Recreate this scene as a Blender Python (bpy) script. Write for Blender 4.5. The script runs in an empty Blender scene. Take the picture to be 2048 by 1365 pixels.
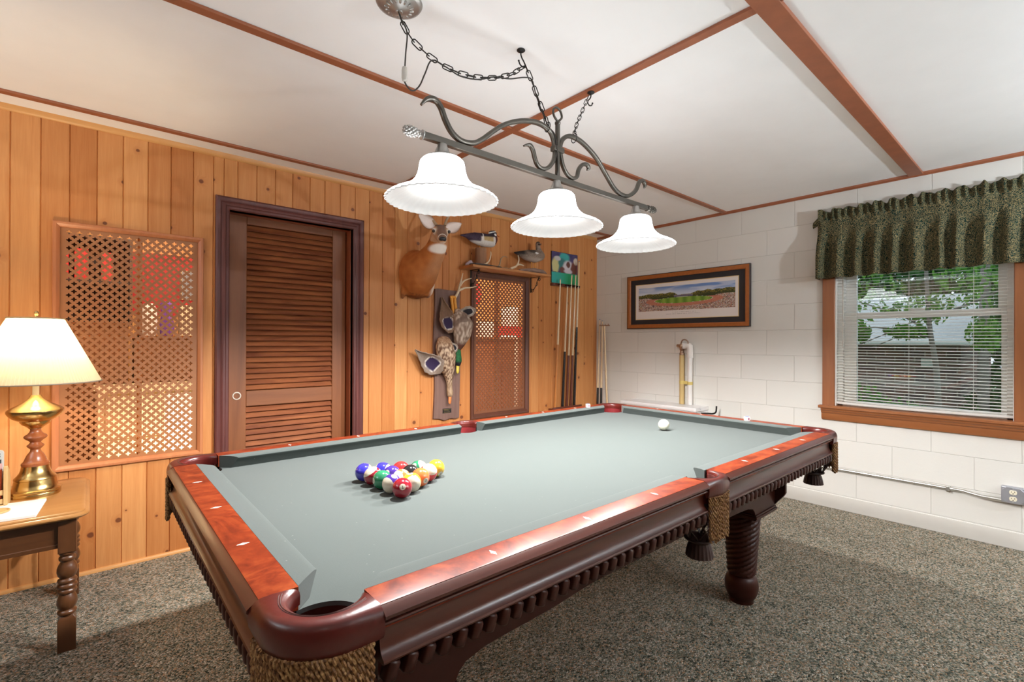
import bpy, bmesh, math, random
from mathutils import Vector, Matrix, Euler, noise
from mathutils.geometry import tessellate_polygon
random.seed(7)
PI = math.pi
SC = bpy.context.scene
COL = SC.collection
YW, XB, ZC = 2.553, 3.8436, 2.362      # wood wall plane, block wall plane, ceiling height
ZR = 0.815                             # pool table rail height
TL, TW = 2.236, 1.118                  # playing surface

# ------------------------------------------------------------------ materials
def lin(c):
    return tuple(((x/255)/12.92 if x/255 <= 0.04045 else (((x/255)+0.055)/1.055)**2.4) for x in c)
MATS = {}
class NT:
    def __init__(s, name):
        s.m = bpy.data.materials.new(name); s.m.use_nodes = True
        s.t = s.m.node_tree; s.t.nodes.clear()
        s.out = s.n('ShaderNodeOutputMaterial')
        MATS[name] = s.m
    def n(s, typ, **kw):
        nd = s.t.nodes.new(typ)
        for k, v in kw.items(): setattr(nd, k, v)
        return nd
    def l(s, a, b): s.t.links.new(a, b)
    def math(s, op, a, b=None, clamp=False):
        nd = s.n('ShaderNodeMath', operation=op, use_clamp=clamp)
        for i, x in enumerate((a, b)):
            if x is None: continue
            if isinstance(x, (int, float)): nd.inputs[i].default_value = x
            else: s.l(x, nd.inputs[i])
        return nd.outputs[0]
    def mix(s, f, a, b, blend='MIX'):
        nd = s.n('ShaderNodeMix', data_type='RGBA', blend_type=blend)
        for i, x in ((0, f), (6, a), (7, b)):
            if isinstance(x, (int, float)): nd.inputs[i].default_value = x
            elif isinstance(x, tuple): nd.inputs[i].default_value = (*x[:3], 1)
            else: s.l(x, nd.inputs[i])
        return nd.outputs[2]
    def coord(s, scale=(1, 1, 1), off=(0, 0, 0), rot=(0, 0, 0), src='Object'):
        tc = s.n('ShaderNodeTexCoord'); mp = s.n('ShaderNodeMapping')
        mp.inputs['Scale'].default_value = scale; mp.inputs['Location'].default_value = off
        mp.inputs['Rotation'].default_value = rot
        s.l(tc.outputs[src], mp.inputs['Vector']); return mp.outputs[0]
    def noise(s, v, scale, detail=3, rough=.55, dist=0):
        nd = s.n('ShaderNodeTexNoise'); nd.inputs['Scale'].default_value = scale
        nd.inputs['Detail'].default_value = detail; nd.inputs['Roughness'].default_value = rough
        nd.inputs['Distortion'].default_value = dist
        if v is not None: s.l(v, nd.inputs['Vector'])
        return nd
    def voro(s, v, scale, feature='F1', rnd=1):
        nd = s.n('ShaderNodeTexVoronoi', feature=feature); nd.inputs['Scale'].default_value = scale
        nd.inputs['Randomness'].default_value = rnd
        if v is not None: s.l(v, nd.inputs['Vector'])
        return nd
    def ramp(s, f, stops, interp='LINEAR'):
        nd = s.n('ShaderNodeValToRGB'); nd.color_ramp.interpolation = interp
        e = nd.color_ramp.elements
        while len(e) < len(stops): e.new(.5)
        for q, (p, c) in zip(e, stops):
            q.position = p; q.color = (c, c, c, 1) if isinstance(c, (int, float)) else (*c[:3], 1)
        s.l(f, nd.inputs[0]); return nd.outputs[0]
    def bump(s, h, strength=.3, dist=.01):
        nd = s.n('ShaderNodeBump'); nd.inputs['Strength'].default_value = strength
        nd.inputs['Distance'].default_value = dist; s.l(h, nd.inputs['Height']); return nd.outputs[0]
    def bsdf(s, color, rough=.5, metal=0, normal=None, coat=0, spec=.5, coat_rough=.1):
        b = s.n('ShaderNodeBsdfPrincipled')
        for k, x in (('Base Color', color), ('Roughness', rough), ('Metallic', metal)):
            if isinstance(x, (int, float)): b.inputs[k].default_value = x
            elif isinstance(x, tuple): b.inputs[k].default_value = (*x[:3], 1)
            else: s.l(x, b.inputs[k])
        b.inputs['Coat Weight'].default_value = coat; b.inputs['Coat Roughness'].default_value = coat_rough
        b.inputs['Specular IOR Level'].default_value = spec
        if normal is not None: s.l(normal, b.inputs['Normal'])
        s.l(b.outputs[0], s.out.inputs[0]); return b

def plain(name, c, rough=.5, metal=0, var=.12, scale=20, bump=0, coat=0, stretch=(1, 1, 1), spec=.5):
    t = NT(name); v = t.coord(stretch)
    nz = t.noise(v, scale)
    col = t.mix(nz.outputs[0], tuple(x*(1-var) for x in c), tuple(min(1, x*(1+var)) for x in c))
    t.bsdf(col, rough, metal, t.bump(nz.outputs[0], bump, .004) if bump else None, coat, spec)
    return t.m

def wood(name, c1, c2, axis=0, scale=9, rough=.4, coat=0, contrast=1, spec=.5):
    t = NT(name)
    st = [1, 1, 1]; st[axis] = .07
    v = t.coord(tuple(st))
    n1 = t.noise(v, scale, 4, .6, 1.2); n2 = t.noise(v, scale*7, 3, .6)
    f = t.math('ADD', t.math('MULTIPLY', n1.outputs[0], .7), t.math('MULTIPLY', n2.outputs[0], .3))
    f = t.ramp(f, [(.5-.22/contrast, 0), (.5+.22/contrast, 1)])
    t.bsdf(t.mix(f, c1, c2), rough, 0, t.bump(n2.outputs[0], .08, .002), coat, spec)
    return t.m

def burl(name, c1, c2, c3, rough=.22, coat=.6):
    t = NT(name); v = t.coord((1, 1, 1))
    n1 = t.noise(v, 9, 4, .65, 2.2); n2 = t.noise(v, 40, 3, .6, .6)
    f = t.math('ADD', t.math('MULTIPLY', n1.outputs[0], .75), t.math('MULTIPLY', n2.outputs[0], .25))
    t.bsdf(t.ramp(f, [(.32, c1), (.5, c2), (.68, c3)]), rough, 0, None, coat, .14)
    return t.m

def vcol(name, rough=.7, attr='Col', bump=0, bscale=120, spec=.3, sheen=0):
    t = NT(name); a = t.n('ShaderNodeAttribute', attribute_name=attr)
    nz = t.noise(t.coord(), bscale, 3)
    col = t.mix(.25, a.outputs['Color'], t.mix(nz.outputs[0], (0, 0, 0), (1, 1, 1)), 'OVERLAY')
    b = t.bsdf(col, rough, 0, t.bump(nz.outputs[0], bump, .004) if bump else None, 0, spec)
    return t.m

# pine boards
def pine_mat():
    t = NT('knotty_pine')
    a = t.n('ShaderNodeAttribute', attribute_name='Col'); rnd = a.outputs['Color']
    sep = t.n('ShaderNodeSeparateColor'); t.l(rnd, sep.inputs[0])
    r, g, b = sep.outputs
    tc = t.n('ShaderNodeTexCoord'); sx = t.n('ShaderNodeSeparateXYZ'); t.l(tc.outputs['Object'], sx.inputs[0])
    # shift the grain from board to board
    x = t.math('ADD', sx.outputs[0], t.math('MULTIPLY', g, 9.0)); z = t.math('ADD', sx.outputs[2], t.math('MULTIPLY', g, 7.0))
    iso = t.n('ShaderNodeCombineXYZ'); t.l(x, iso.inputs[0]); t.l(z, iso.inputs[1])
    vo = t.voro(iso.outputs[0], 4.2); vo.voronoi_dimensions = '2D'
    sc = t.n('ShaderNodeSeparateColor'); t.l(vo.outputs['Color'], sc.inputs[0])
    act = t.math('GREATER_THAN', sc.outputs[0], .38)
    rad = t.math('ADD', t.math('MULTIPLY', sc.outputs[1], .06), .028)
    nk = t.noise(iso.outputs[0], 60, 2)
    dd = t.math('ADD', vo.outputs['Distance'], t.math('MULTIPLY', nk.outputs[0], .02))
    kd = t.math('DIVIDE', dd, rad)
    core = t.math('MULTIPLY', act, t.ramp(kd, [(.7, 1), (1.0, 0)]))
    halo = t.math('MULTIPLY', act, t.ramp(t.math('MULTIPLY', kd, .4), [(.3, 1), (1.0, 0)]))
    gr = t.n('ShaderNodeCombineXYZ'); t.l(t.math('ADD', x, t.math('MULTIPLY', halo, .03)), gr.inputs[0]); t.l(t.math('MULTIPLY', z, .045), gr.inputs[1])
    g1 = t.noise(gr.outputs[0], 34, 4, .6, .8); g2 = t.noise(gr.outputs[0], 160, 2, .5)
    f = t.ramp(t.math('ADD', t.math('MULTIPLY', g1.outputs[0], .7), t.math('MULTIPLY', g2.outputs[0], .3)), [(.36, 0), (.64, 1)])
    base = t.mix(r, (.53, .205, .060), (.69, .325, .115))
    dark = t.mix(r, (.45, .155, .040), (.60, .250, .080))
    col = t.mix(f, dark, base)
    col = t.mix(t.math('MULTIPLY', halo, .35), col, (.42, .13, .035))
    col = t.mix(t.math('MULTIPLY', core, .85), col, (.13, .032, .012))
    bs = t.bsdf(col, .52, 0, t.bump(g2.outputs[0], .06, .002), 0, .35)
    return t.m

def carpet_mat():
    t = NT('loop_carpet'); v = t.coord()
    warp = t.noise(v, 90, 2)
    vv = t.n('ShaderNodeVectorMath', operation='ADD'); t.l(v, vv.inputs[0])
    w2 = t.n('ShaderNodeVectorMath', operation='SCALE'); t.l(warp.outputs['Color'], w2.inputs[0]); w2.inputs[3].default_value = .006
    t.l(w2.outputs[0], vv.inputs[1])
    vo = t.voro(vv.outputs[0], 190); vo.voronoi_dimensions = '2D'
    sc = t.n('ShaderNodeSeparateColor'); t.l(vo.outputs['Color'], sc.inputs[0])
    big = t.noise(v, 13, 3)
    fv = t.math('ADD', sc.outputs[0], t.math('MULTIPLY', t.math('SUBTRACT', big.outputs[0], .5), .35))
    col = t.ramp(fv, [(0, (.040, .050, .040)), (.2, (.135, .145, .11)), (.4, (.33, .29, .215)), (.56, (.245, .285, .24)),
                      (.7, (.50, .305, .175)), (.84, (.53, .475, .385)), (1, (.68, .62, .53))], 'LINEAR')
    h = t.ramp(vo.outputs['Distance'], [(0, 1), (.75, 0)])
    t.bsdf(col, .95, 0, t.bump(h, .9, .006), 0, .1)
    return t.m

def felt_mat():
    t = NT('sage_felt'); v = t.coord()
    n1 = t.noise(v, 700, 2); n2 = t.noise(v, 6, 3)
    vo = t.voro(v, 42); sc = t.n('ShaderNodeSeparateColor'); t.l(vo.outputs['Color'], sc.inputs[0])
    lint = t.math('MULTIPLY', t.math('LESS_THAN', vo.outputs['Distance'], .065), t.math('GREATER_THAN', sc.outputs[0], .55))
    col = t.mix(n1.outputs[0], (.055, .069, .064), (.083, .0985, .093))
    col = t.mix(t.math('MULTIPLY', n2.outputs[0], .25), col, (.093, .100, .097))
    col = t.mix(t.math('MULTIPLY', lint, .45), col, (.26, .26, .24))
    b = t.bsdf(col, .95, 0, t.bump(n1.outputs[0], .15, .001), 0, .15)
    b.inputs['Sheen Weight'].default_value = .15
    return t.m

def block_mat():
    t = NT('painted_block'); tc = t.n('ShaderNodeTexCoord'); sx = t.n('ShaderNodeSeparateXYZ'); t.l(tc.outputs['Object'], sx.inputs[0])
    cv = t.n('ShaderNodeCombineXYZ'); t.l(t.math('ADD', sx.outputs[1], .025+.41*20), cv.inputs[0]); t.l(t.math('ADD', sx.outputs[2], .2035*10-.107), cv.inputs[1])
    br = t.n('ShaderNodeTexBrick', offset=.5, offset_frequency=2)
    for k, x in (('Scale', 1), ('Mortar Size', .0035), ('Mortar Smooth', .9), ('Brick Width', .41), ('Row Height', .2035), ('Bias', 0)): br.inputs[k].default_value = x
    t.l(cv.outputs[0], br.inputs['Vector'])
    br.inputs['Color1'].default_value = (.70, .69, .65, 1); br.inputs['Color2'].default_value = (.73, .715, .675, 1); br.inputs['Mortar'].default_value = (.60, .585, .545, 1)
    n1 = t.noise(t.coord(), 55, 4); n2 = t.noise(t.coord(), 3, 2)
    col = t.mix(t.math('MULTIPLY', n2.outputs[0], .35), br.outputs['Color'], (.60, .58, .53))
    h = t.math('ADD', t.math('MULTIPLY', br.outputs['Fac'], -1.0), t.math('MULTIPLY', n1.outputs[0], .25))
    t.bsdf(col, .62, 0, t.bump(h, .45, .006), 0, .35)
    return t.m

def brick_mat():
    t = NT('old_brick'); tc = t.n('ShaderNodeTexCoord'); sx = t.n('ShaderNodeSeparateXYZ'); t.l(tc.outputs['Object'], sx.inputs[0])
    cv = t.n('ShaderNodeCombineXYZ'); t.l(t.math('ADD', sx.outputs[1], 40.), cv.inputs[0]); t.l(t.math('ADD', sx.outputs[2], 8.), cv.inputs[1])
    br = t.n('ShaderNodeTexBrick', offset=.5)
    for k, x in (('Scale', 1), ('Mortar Size', .008), ('Brick Width', .22), ('Row Height', .075), ('Bias', .1)): br.inputs[k].default_value = x
    br.inputs['Color1'].default_value = (.21, .105, .075, 1); br.inputs['Color2'].default_value = (.085, .055, .055, 1); br.inputs['Mortar'].default_value = (.30, .25, .21, 1)
    t.l(cv.outputs[0], br.inputs['Vector'])
    t.bsdf(br.outputs['Color'], .85)
    return t.m

def valance_mat():
    t = NT('printed_cotton'); v = t.coord()
    wv = t.noise(v, 45, 2)
    ad = t.n('ShaderNodeVectorMath', operation='MULTIPLY_ADD'); t.l(wv.outputs['Color'], ad.inputs[0]); ad.inputs[1].default_value = (.02,)*3; t.l(v, ad.inputs[2])
    vo = t.voro(ad.outputs[0], 95); 
    ring = t.ramp(vo.outputs['Distance'], [(.0, .9), (.16, .8), (.24, 0), (.46, 0), (.54, .7), (.64, .6), (.70, 0)])
    sc = t.n('ShaderNodeSeparateColor'); t.l(vo.outputs['Color'], sc.inputs[0])
    gr = t.mix(sc.outputs[1], (.006, .018, .013), (.018, .045, .033))
    tn = t.mix(sc.outputs[0], (.27, .205, .085), (.44, .34, .17))
    t.bsdf(t.mix(ring, gr, tn), .9, 0, None, 0, .2)
    return t.m

def glass_mat(name='window_glass', tint=(.92, .95, .95)):
    t = NT(name); fr = t.n('ShaderNodeFresnel'); fr.inputs[0].default_value = 1.5
    nz = t.noise(t.coord(), 2, 1)
    tr = t.n('ShaderNodeBsdfTransparent'); t.l(t.mix(nz.outputs[0], tint, tuple(min(1, x*1.03) for x in tint)), tr.inputs[0])
    gl = t.n('ShaderNodeBsdfGlossy'); gl.inputs['Roughness'].default_value = .01
    mx = t.n('ShaderNodeMixShader'); t.l(t.math('MULTIPLY', fr.outputs[0], 1.6, True), mx.inputs[0]); t.l(tr.outputs[0], mx.inputs[1]); t.l(gl.outputs[0], mx.inputs[2])
    t.l(mx.outputs[0], t.out.inputs[0]); return t.m

def shade_mat(name, color, trans, em=None, pleat=None, mixf=.6):
    t = NT(name)
    col = color
    if pleat:
        v = t.coord(); nz = t.noise(v, 30, 2); col = t.mix(nz.outputs[0], tuple(x*.97 for x in color), color)
    df = t.n('ShaderNodeBsdfPrincipled'); df.inputs['Roughness'].default_value = .35
    tl = t.n('ShaderNodeBsdfTranslucent')
    if isinstance(col, tuple):
        nz = t.noise(t.coord(), 25, 2); col = t.mix(nz.outputs[0], tuple(x*.98 for x in color), color)
    t.l(col, df.inputs['Base Color']); tl.inputs[0].default_value = (*trans, 1)
    mx = t.n('ShaderNodeMixShader'); mx.inputs[0].default_value = mixf
    t.l(df.outputs[0], mx.inputs[1]); t.l(tl.outputs[0], mx.inputs[2])
    last = mx.outputs[0]
    if em:
        e = t.n('ShaderNodeEmission'); e.inputs[0].default_value = (*em[0], 1); e.inputs[1].default_value = em[1]
        ad = t.n('ShaderNodeAddShader'); t.l(last, ad.inputs[0]); t.l(e.outputs[0], ad.inputs[1]); last = ad.outputs[0]
    t.l(last, t.out.inputs[0]); return t.m

def emit(name, c, s):
    t = NT(name); e = t.n('ShaderNodeEmission'); nz = t.noise(t.coord(), 8, 1)
    t.l(t.mix(nz.outputs[0], tuple(x*.97 for x in c), c), e.inputs[0]); e.inputs[1].default_value = s
    t.l(e.outputs[0], t.out.inputs[0]); return t.m

# ------------------------------------------------------------------ mesh building
class MB:
    def __init__(s): s.v = []; s.f = []; s.c = []; s.cur = None
    def add(s, vs, fs, col=None):
        b = len(s.v); s.v += [Vector(p) for p in vs]; s.f += [tuple(i+b for i in q) for q in fs]
        s.c += [col or s.cur or (1, 1, 1)]*len(vs); return s
    def box(s, x0, x1, y0, y1, z0, z1, M=None):
        vs = [Vector((x, y, z)) for x in (x0, x1) for y in (y0, y1) for z in (z0, z1)]
        if M: vs = [M @ p for p in vs]
        return s.add(vs, [(0, 1, 3, 2), (4, 6, 7, 5), (0, 4, 5, 1), (2, 3, 7, 6), (0, 2, 6, 4), (1, 5, 7, 3)])
    def loft(s, rings, closed=True, cap0=True, cap1=True, loop=False):
        n = len(rings[0]); fs = []; m = len(rings)
        for i in range(m if loop else m-1):
            j = (i+1) % m
            for k in range(n if closed else n-1):
                l = (k+1) % n
                fs.append((i*n+k, i*n+l, j*n+l, j*n+k))
        if not loop and closed:
            if cap0: fs.append(tuple(range(n-1, -1, -1)))
            if cap1: fs.append(tuple((m-1)*n+k for k in range(n)))
        return s.add([p for r in rings for p in r], fs)
    def lathe(s, prof, c=(0, 0, 0), n=32, M=None, cap=True, fn=None, closed=False):
        rings = []
        for r, z in prof:
            ring = []
            for k in range(n):
                a = 2*PI*k/n; rr = fn(r, z, a) if fn else r
                p = Vector((rr*math.cos(a), rr*math.sin(a), z))
                ring.append((M @ p if M else p)+Vector(c))
            rings.append(ring)
        return s.loft(rings, True, cap and not closed, cap and not closed, loop=closed)
    def tube(s, path, r, n=8, cap=True, sec=None, up=None, loop=False):
        P = [Vector(p) for p in path]; m = len(P); rings = []; nrm = None
        for i in range(m):
            if loop: t = P[(i+1) % m]-P[i-1]
            else: t = P[min(i+1, m-1)]-P[max(i-1, 0)]
            t.normalize()
            if up is not None: nrm = Vector(up)-t*t.dot(Vector(up))
            elif nrm is None:
                q = Vector((0, 0, 1)) if abs(t.z) < .9 else Vector((1, 0, 0)); nrm = q-t*t.dot(q)
            else: nrm = nrm-t*t.dot(nrm)
            nrm.normalize(); bn = t.cross(nrm)
            rr = r[i] if isinstance(r, (list, tuple)) else r
            if sec: ring = [P[i]+bn*(a*rr)+nrm*(b*rr) for a, b in sec]
            else: ring = [P[i]+bn*(rr*math.cos(2*PI*k/n))+nrm*(rr*math.sin(2*PI*k/n)) for k in range(n)]
            rings.append(ring)
        return s.loft(rings, True, cap, cap, loop)
    def sweep(s, prof, pts, closed=False):
        # prof: list of (outward, z); pts: list of (origin, outward vector) stations
        rings = [[Vector(o)+Vector(d)*a+Vector((0, 0, z)) for a, z in prof] for o, d in pts]
        return s.loft(rings, True, not closed, not closed, closed)
    def prism(s, outline, z0, z1, M=None):
        n = len(outline)
        tri = tessellate_polygon([[Vector((x, y, 0)) for x, y in outline]])
        area = sum(outline[i][0]*outline[(i+1) % n][1]-outline[(i+1) % n][0]*outline[i][1] for i in range(n))
        vs = [Vector((x, y, z)) for z in (z0, z1) for x, y in outline]
        if M: vs = [M @ p for p in vs]
        fs = [(i, (i+1) % n, n+(i+1) % n, n+i) if area > 0 else (i, n+i, n+(i+1) % n, (i+1) % n) for i in range(n)]
        fs += [tuple(q) for q in tri]+[tuple(n+i for i in q) for q in tri]
        return s.add(vs, fs)
    def ell(s, c, r, M=None, nu=16, nv=10):
        if isinstance(r, (int, float)): r = (r, r, r)
        vs = [Vector((0, 0, r[2]))]; fs = []
        for i in range(1, nv):
            ph = PI*i/nv
            for k in range(nu):
                a = 2*PI*k/nu; vs.append(Vector((r[0]*math.sin(ph)*math.cos(a), r[1]*math.sin(ph)*math.sin(a), r[2]*math.cos(ph))))
        vs.append(Vector((0, 0, -r[2])))
        for k in range(nu): fs.append((0, 1+k, 1+(k+1) % nu)); fs.append((len(vs)-1, 1+(nv-2)*nu+(k+1) % nu, 1+(nv-2)*nu+k))
        for i in range(nv-2):
            for k in range(nu):
                a = 1+i*nu+k; b = 1+i*nu+(k+1) % nu; fs.append((a, a+nu, b+nu, b))
        return s.add([(M @ p if M else p)+Vector(c) for p in vs], fs)
    def grid(s, fn, nu, nv, colfn=None, solid=0):
        b = len(s.v)
        vs = [fn(i/nu, j/nv) for j in range(nv+1) for i in range(nu+1)]
        fs = [(j*(nu+1)+i, j*(nu+1)+i+1, (j+1)*(nu+1)+i+1, (j+1)*(nu+1)+i) for j in range(nv) for i in range(nu)]
        s.add(vs, fs)
        if colfn:
            q = [colfn(i/nu, j/nv) for j in range(nv+1) for i in range(nu+1)]
            s.c[b:] = q
        return s

def rootloc(o):
    while o is not None and o.parent is not None: o = o.parent
    return Vector(o.location) if o is not None else Vector((0, 0, 0))

def build(name, mb, mat, parent=None, at=None, smooth=35, bevel=0, col=False, solid=0, fixn=True):
    """link the gathered shapes as ONE mesh object; coordinates are given in the world"""
    L = rootloc(parent) if parent is not None else Vector(at or (0, 0, 0))
    me = bpy.data.meshes.new(name)
    me.from_pydata([p-L for p in mb.v], [], mb.f)
    if fixn or smooth:
        bm = bmesh.new(); bm.from_mesh(me)
        if fixn: bmesh.ops.recalc_face_normals(bm, faces=bm.faces)
        if smooth:
            lim = math.radians(smooth)
            for f in bm.faces: f.smooth = True
            for e in bm.edges:
                if len(e.link_faces) == 2 and e.calc_face_angle(0) > lim: e.smooth = False
        bm.to_mesh(me); bm.free()
    if col:
        ca = me.color_attributes.new('Col', 'FLOAT_COLOR', 'POINT')
        ca.data.foreach_set('color', [x for c in mb.c for x in (c[0], c[1], c[2], 1)])
    o = bpy.data.objects.new(name, me); COL.objects.link(o)
    me.materials.append(MATS[mat] if isinstance(mat, str) else mat)
    if parent is not None: o.parent = parent
    else: o.location = L
    if bevel:
        m = o.modifiers.new('Bevel', 'BEVEL'); m.width = bevel; m.segments = 2; m.limit_method = 'ANGLE'; m.angle_limit = math.radians(40)
        m.harden_normals = False
    if solid:
        m = o.modifiers.new('Solidify', 'SOLIDIFY'); m.thickness = solid; m.offset = 0
    return o

def tag(o, label=None, cat=None, group=None, kind=None):
    if label: o['label'] = label
    if cat: o['category'] = cat
    if group: o['group'] = group
    if kind: o['kind'] = kind
    return o
def thing(name, loc, label, cat, group=None, kind=None):
    o = bpy.data.objects.new(name, None); COL.objects.link(o); o.location = loc; o.empty_display_size = .05
    return tag(o, label, cat, group, kind)
def struct(name, mb, mat, **kw):
    o = build(name, mb, mat, **kw); o['kind'] = 'structure'; return o
def copy_tree(o, parent=None):
    c = o.copy(); COL.objects.link(c); c.parent = parent
    for ch in list(o.children): copy_tree(ch, c)
    return c
def arc(cx, cy, r, a0, a1, n):
    return [(cx+r*math.cos(math.radians(a0+(a1-a0)*i/n)), cy+r*math.sin(math.radians(a0+(a1-a0)*i/n))) for i in range(n+1)]
def spline(pts, m=6):
    P = [Vector(p) for p in pts]; out = []
    for i in range(len(P)-1):
        a = P[max(i-1, 0)]; b = P[i]; c = P[i+1]; d = P[min(i+2, len(P)-1)]
        for k in range(m):
            t = k/m
            out.append(.5*((2*b)+(c-a)*t+(2*a-5*b+4*c-d)*t*t+(3*b-a-3*c+d)*t**3))
    out.append(P[-1]); return out
def organic(name, mb, voxel, colfn, mat, parent=None, at=None, iters=3):
    """one continuous skin grown round the gathered volumes"""
    L = rootloc(parent) if parent is not None else Vector(at or (0, 0, 0))
    tmp = build('skin_source', mb, mat)
    m = tmp.modifiers.new('Remesh', 'REMESH'); m.mode = 'VOXEL'; m.voxel_size = voxel
    dg = bpy.context.evaluated_depsgraph_get(); dg.update()
    me = bpy.data.meshes.new_from_object(tmp.evaluated_get(dg))
    old = tmp.data; bpy.data.objects.remove(tmp); bpy.data.meshes.remove(old)
    bm = bmesh.new(); bm.from_mesh(me)
    for _ in range(iters): bmesh.ops.smooth_vert(bm, verts=bm.verts, factor=.5, use_axis_x=True, use_axis_y=True, use_axis_z=True)
    bmesh.ops.recalc_face_normals(bm, faces=bm.faces)
    for f in bm.faces: f.smooth = True
    bm.normal_update()
    cols = [colfn(v.co.copy(), v.normal.copy()) for v in bm.verts]
    for v in bm.verts: v.co -= L
    bm.to_mesh(me); bm.free(); me.name = name
    for a in list(me.color_attributes): me.color_attributes.remove(a)
    ca = me.color_attributes.new('Col', 'FLOAT_COLOR', 'POINT')
    ca.data.foreach_set('color', [x for c in cols for x in (c[0], c[1], c[2], 1)])
    me.materials.clear(); me.materials.append(MATS[mat])
    o = bpy.data.objects.new(name, me); COL.objects.link(o)
    if parent is not None: o.parent = parent
    else: o.location = L
    return o
def lerp(a, b, t): return tuple(x+(y-x)*t for x, y in zip(a, b))
def sstep(a, b, x):
    t = max(0, min(1, (x-a)/(b-a))) if a != b else float(x > a)
    return t*t*(3-2*t)
# light levels
PEND, TABL, FILL_DOME, NEXT1, NEXT2, SKY, EXPO, FILL_A, FILL_B = 48, 7, 2, 14, 54, .7, 1.2, 52, 160
# ------------------------------------------------------------------ palette
pine_mat(); carpet_mat(); felt_mat(); block_mat(); brick_mat(); valance_mat(); glass_mat()
plain('ceiling_paint', (.925, .935, .94), .75, var=.03, scale=6, bump=.12)
plain('batten_stain', (.33, .108, .048), .45, var=.25, scale=14, stretch=(1, 1, 1))
plain('base_paint', (.62, .60, .555), .6, var=.05, scale=9, bump=.1)
wood('pine_trim', (.60, .27, .08), (.72, .38, .14), 0, 10, .4)
wood('lattice_frame', (.42, .135, .05), (.56, .22, .09), 2, 9, .4)
plain('lattice_board', (.37, .15, .055), .5, var=.06, scale=18)
plain('dark_lattice_board', (.21, .075, .032), .5, var=.08, scale=18)
wood('dark_lattice_frame', (.085, .028, .016), (.14, .048, .027), 2, 9, .4)
wood('casing_mahogany', (.075, .019, .016), (.155, .044, .036), 2, 16, .5, .0)
wood('door_walnut', (.17, .050, .014), (.30, .105, .033), 2, 8, .5, 0)
wood('louver_walnut', (.19, .055, .020), (.36, .125, .045), 0, 8, .38, .15)
wood('window_pine', (.24, .075, .022), (.36, .13, .042), 2, 9, .38, .2)
wood('sill_pine', (.24, .075, .022), (.36, .13, .042), 1, 9, .38, .2)
plain('white_vinyl', (.90, .90, .87), .4, var=.02)
shade_mat('blind_white', (.90, .89, .86), (.85, .85, .82), mixf=.3)
burl('rail_burl', (.085, .012, .006), (.20, .030, .010), (.31, .062, .018), .34, .03)
wood('mahogany_x', (.034, .0075, .005), (.105, .024, .013), 0, 9, .30, .2)
wood('mahogany_y', (.034, .0075, .005), (.105, .024, .013), 1, 9, .30, .2)
plain('dark_mahogany', (.042, .0095, .0055), .38, var=.25, scale=14, coat=.05, spec=.25)
plain('pearl', (.80, .74, .66), .25, var=.05)
plain('oxblood_leather', (.085, .010, .007), .3, var=.2, scale=60, bump=.08, coat=.2)
plain('pocket_liner', (.16, .016, .018), .4, var=.15)
plain('dark_leather', (.035, .013, .011), .45, var=.2, scale=50, bump=.1)
plain('stitching', (.05, .02, .015), .6)
plain('cloth_shadow', (.02, .02, .02), .9)

# fringe cord: twisted brown and gold
t = NT('twisted_cord'); nz = t.noise(t.coord(), 160, 2)
t.bsdf(t.ramp(nz.outputs[0], [(.33, (.09, .035, .012)), (.52, (.27, .13, .045)), (.70, (.46, .29, .12))]), .6, 0, None, 0, .4)
plain('iron_bronze', (.115, .105, .09), .35, .85, var=.2, scale=25)
plain('fitter_nickel', (.42, .41, .39), .35, .8, var=.1, scale=25)
plain('black_iron', (.012, .011, .010), .5, .3, var=.2)
plain('chain_iron', (.035, .032, .028), .4, .7, var=.2)
plain('cord_brown', (.03, .025, .02), .5)
plain('clear_plastic', (.55, .52, .47), .25, var=.1)
plain('galvanised', (.46, .47, .52), .38, .75, var=.12, scale=14)
plain('conduit_steel', (.58, .56, .52), .3, .85, var=.08, scale=10)
plain('ivory_plastic', (.76, .70, .55), .4, var=.03)
plain('black_slot', (.01, .01, .01), .6)
plain('pvc_white', (.76, .73, .70), .35, var=.04)
plain('cpvc_tan', (.56, .40, .17), .4, var=.05)
plain('brass_valve', (.40, .27, .19), .35, .8, var=.2, scale=30)
plain('masking_tape', (.64, .50, .16), .7, var=.08)
plain('enamel_white', (.78, .76, .76), .3, var=.02)
plain('black_metal', (.02, .02, .02), .4, .4)
plain('polished_brass', (.62, .43, .17), .22, 1, var=.08, scale=8)
wood('lamp_wood', (.26, .065, .022), (.42, .13, .04), 2, 14, .25, .5)
wood('maple_top', (.31, .135, .038), (.44, .22, .07), 0, 5, .3, .35)
wood('maple_leg', (.055, .019, .007), (.115, .042, .014), 2, 8, .3, .4)
wood('maple_apron', (.055, .019, .007), (.115, .042, .014), 0, 8, .3, .4)
plain('paper', (.82, .80, .76), .8, var=.02)
plain('paper_edge', (.70, .67, .70), .8, var=.05, scale=200)
wood('rack_pine', (.55, .33, .13), (.66, .43, .19), 2, 9, .4)
plain('envelope_red', (.55, .10, .035), .6, var=.1)
plain('envelope_pink', (.62, .36, .33), .7, var=.1)
plain('remote_grey', (.55, .56, .52), .4, var=.04)
plain('remote_key', (.035, .04, .04), .5)
wood('plaque_barn', (.115, .056, .042), (.25, .145, .115), 2, 10, .6)
plain('black_plate', (.012, .012, .012), .3)
plain('gold_text', (.50, .36, .12), .35, .6)
wood('shelf_pine', (.42, .16, .05), (.55, .25, .09), 0, 9, .35, .3)
plain('log_bark', (.30, .155, .085), .85, var=.35, scale=30, bump=.5, stretch=(1, 1, .2))
plain('driftwood', (.27, .17, .13), .8, var=.4, scale=25, bump=.4, stretch=(.4, 1, 1))
plain('antler_bone', (.70, .55, .37), .45, var=.16, scale=30, bump=.2)
plain('antler_brown', (.36, .24, .14), .5, var=.25, scale=30, bump=.2)
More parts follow.
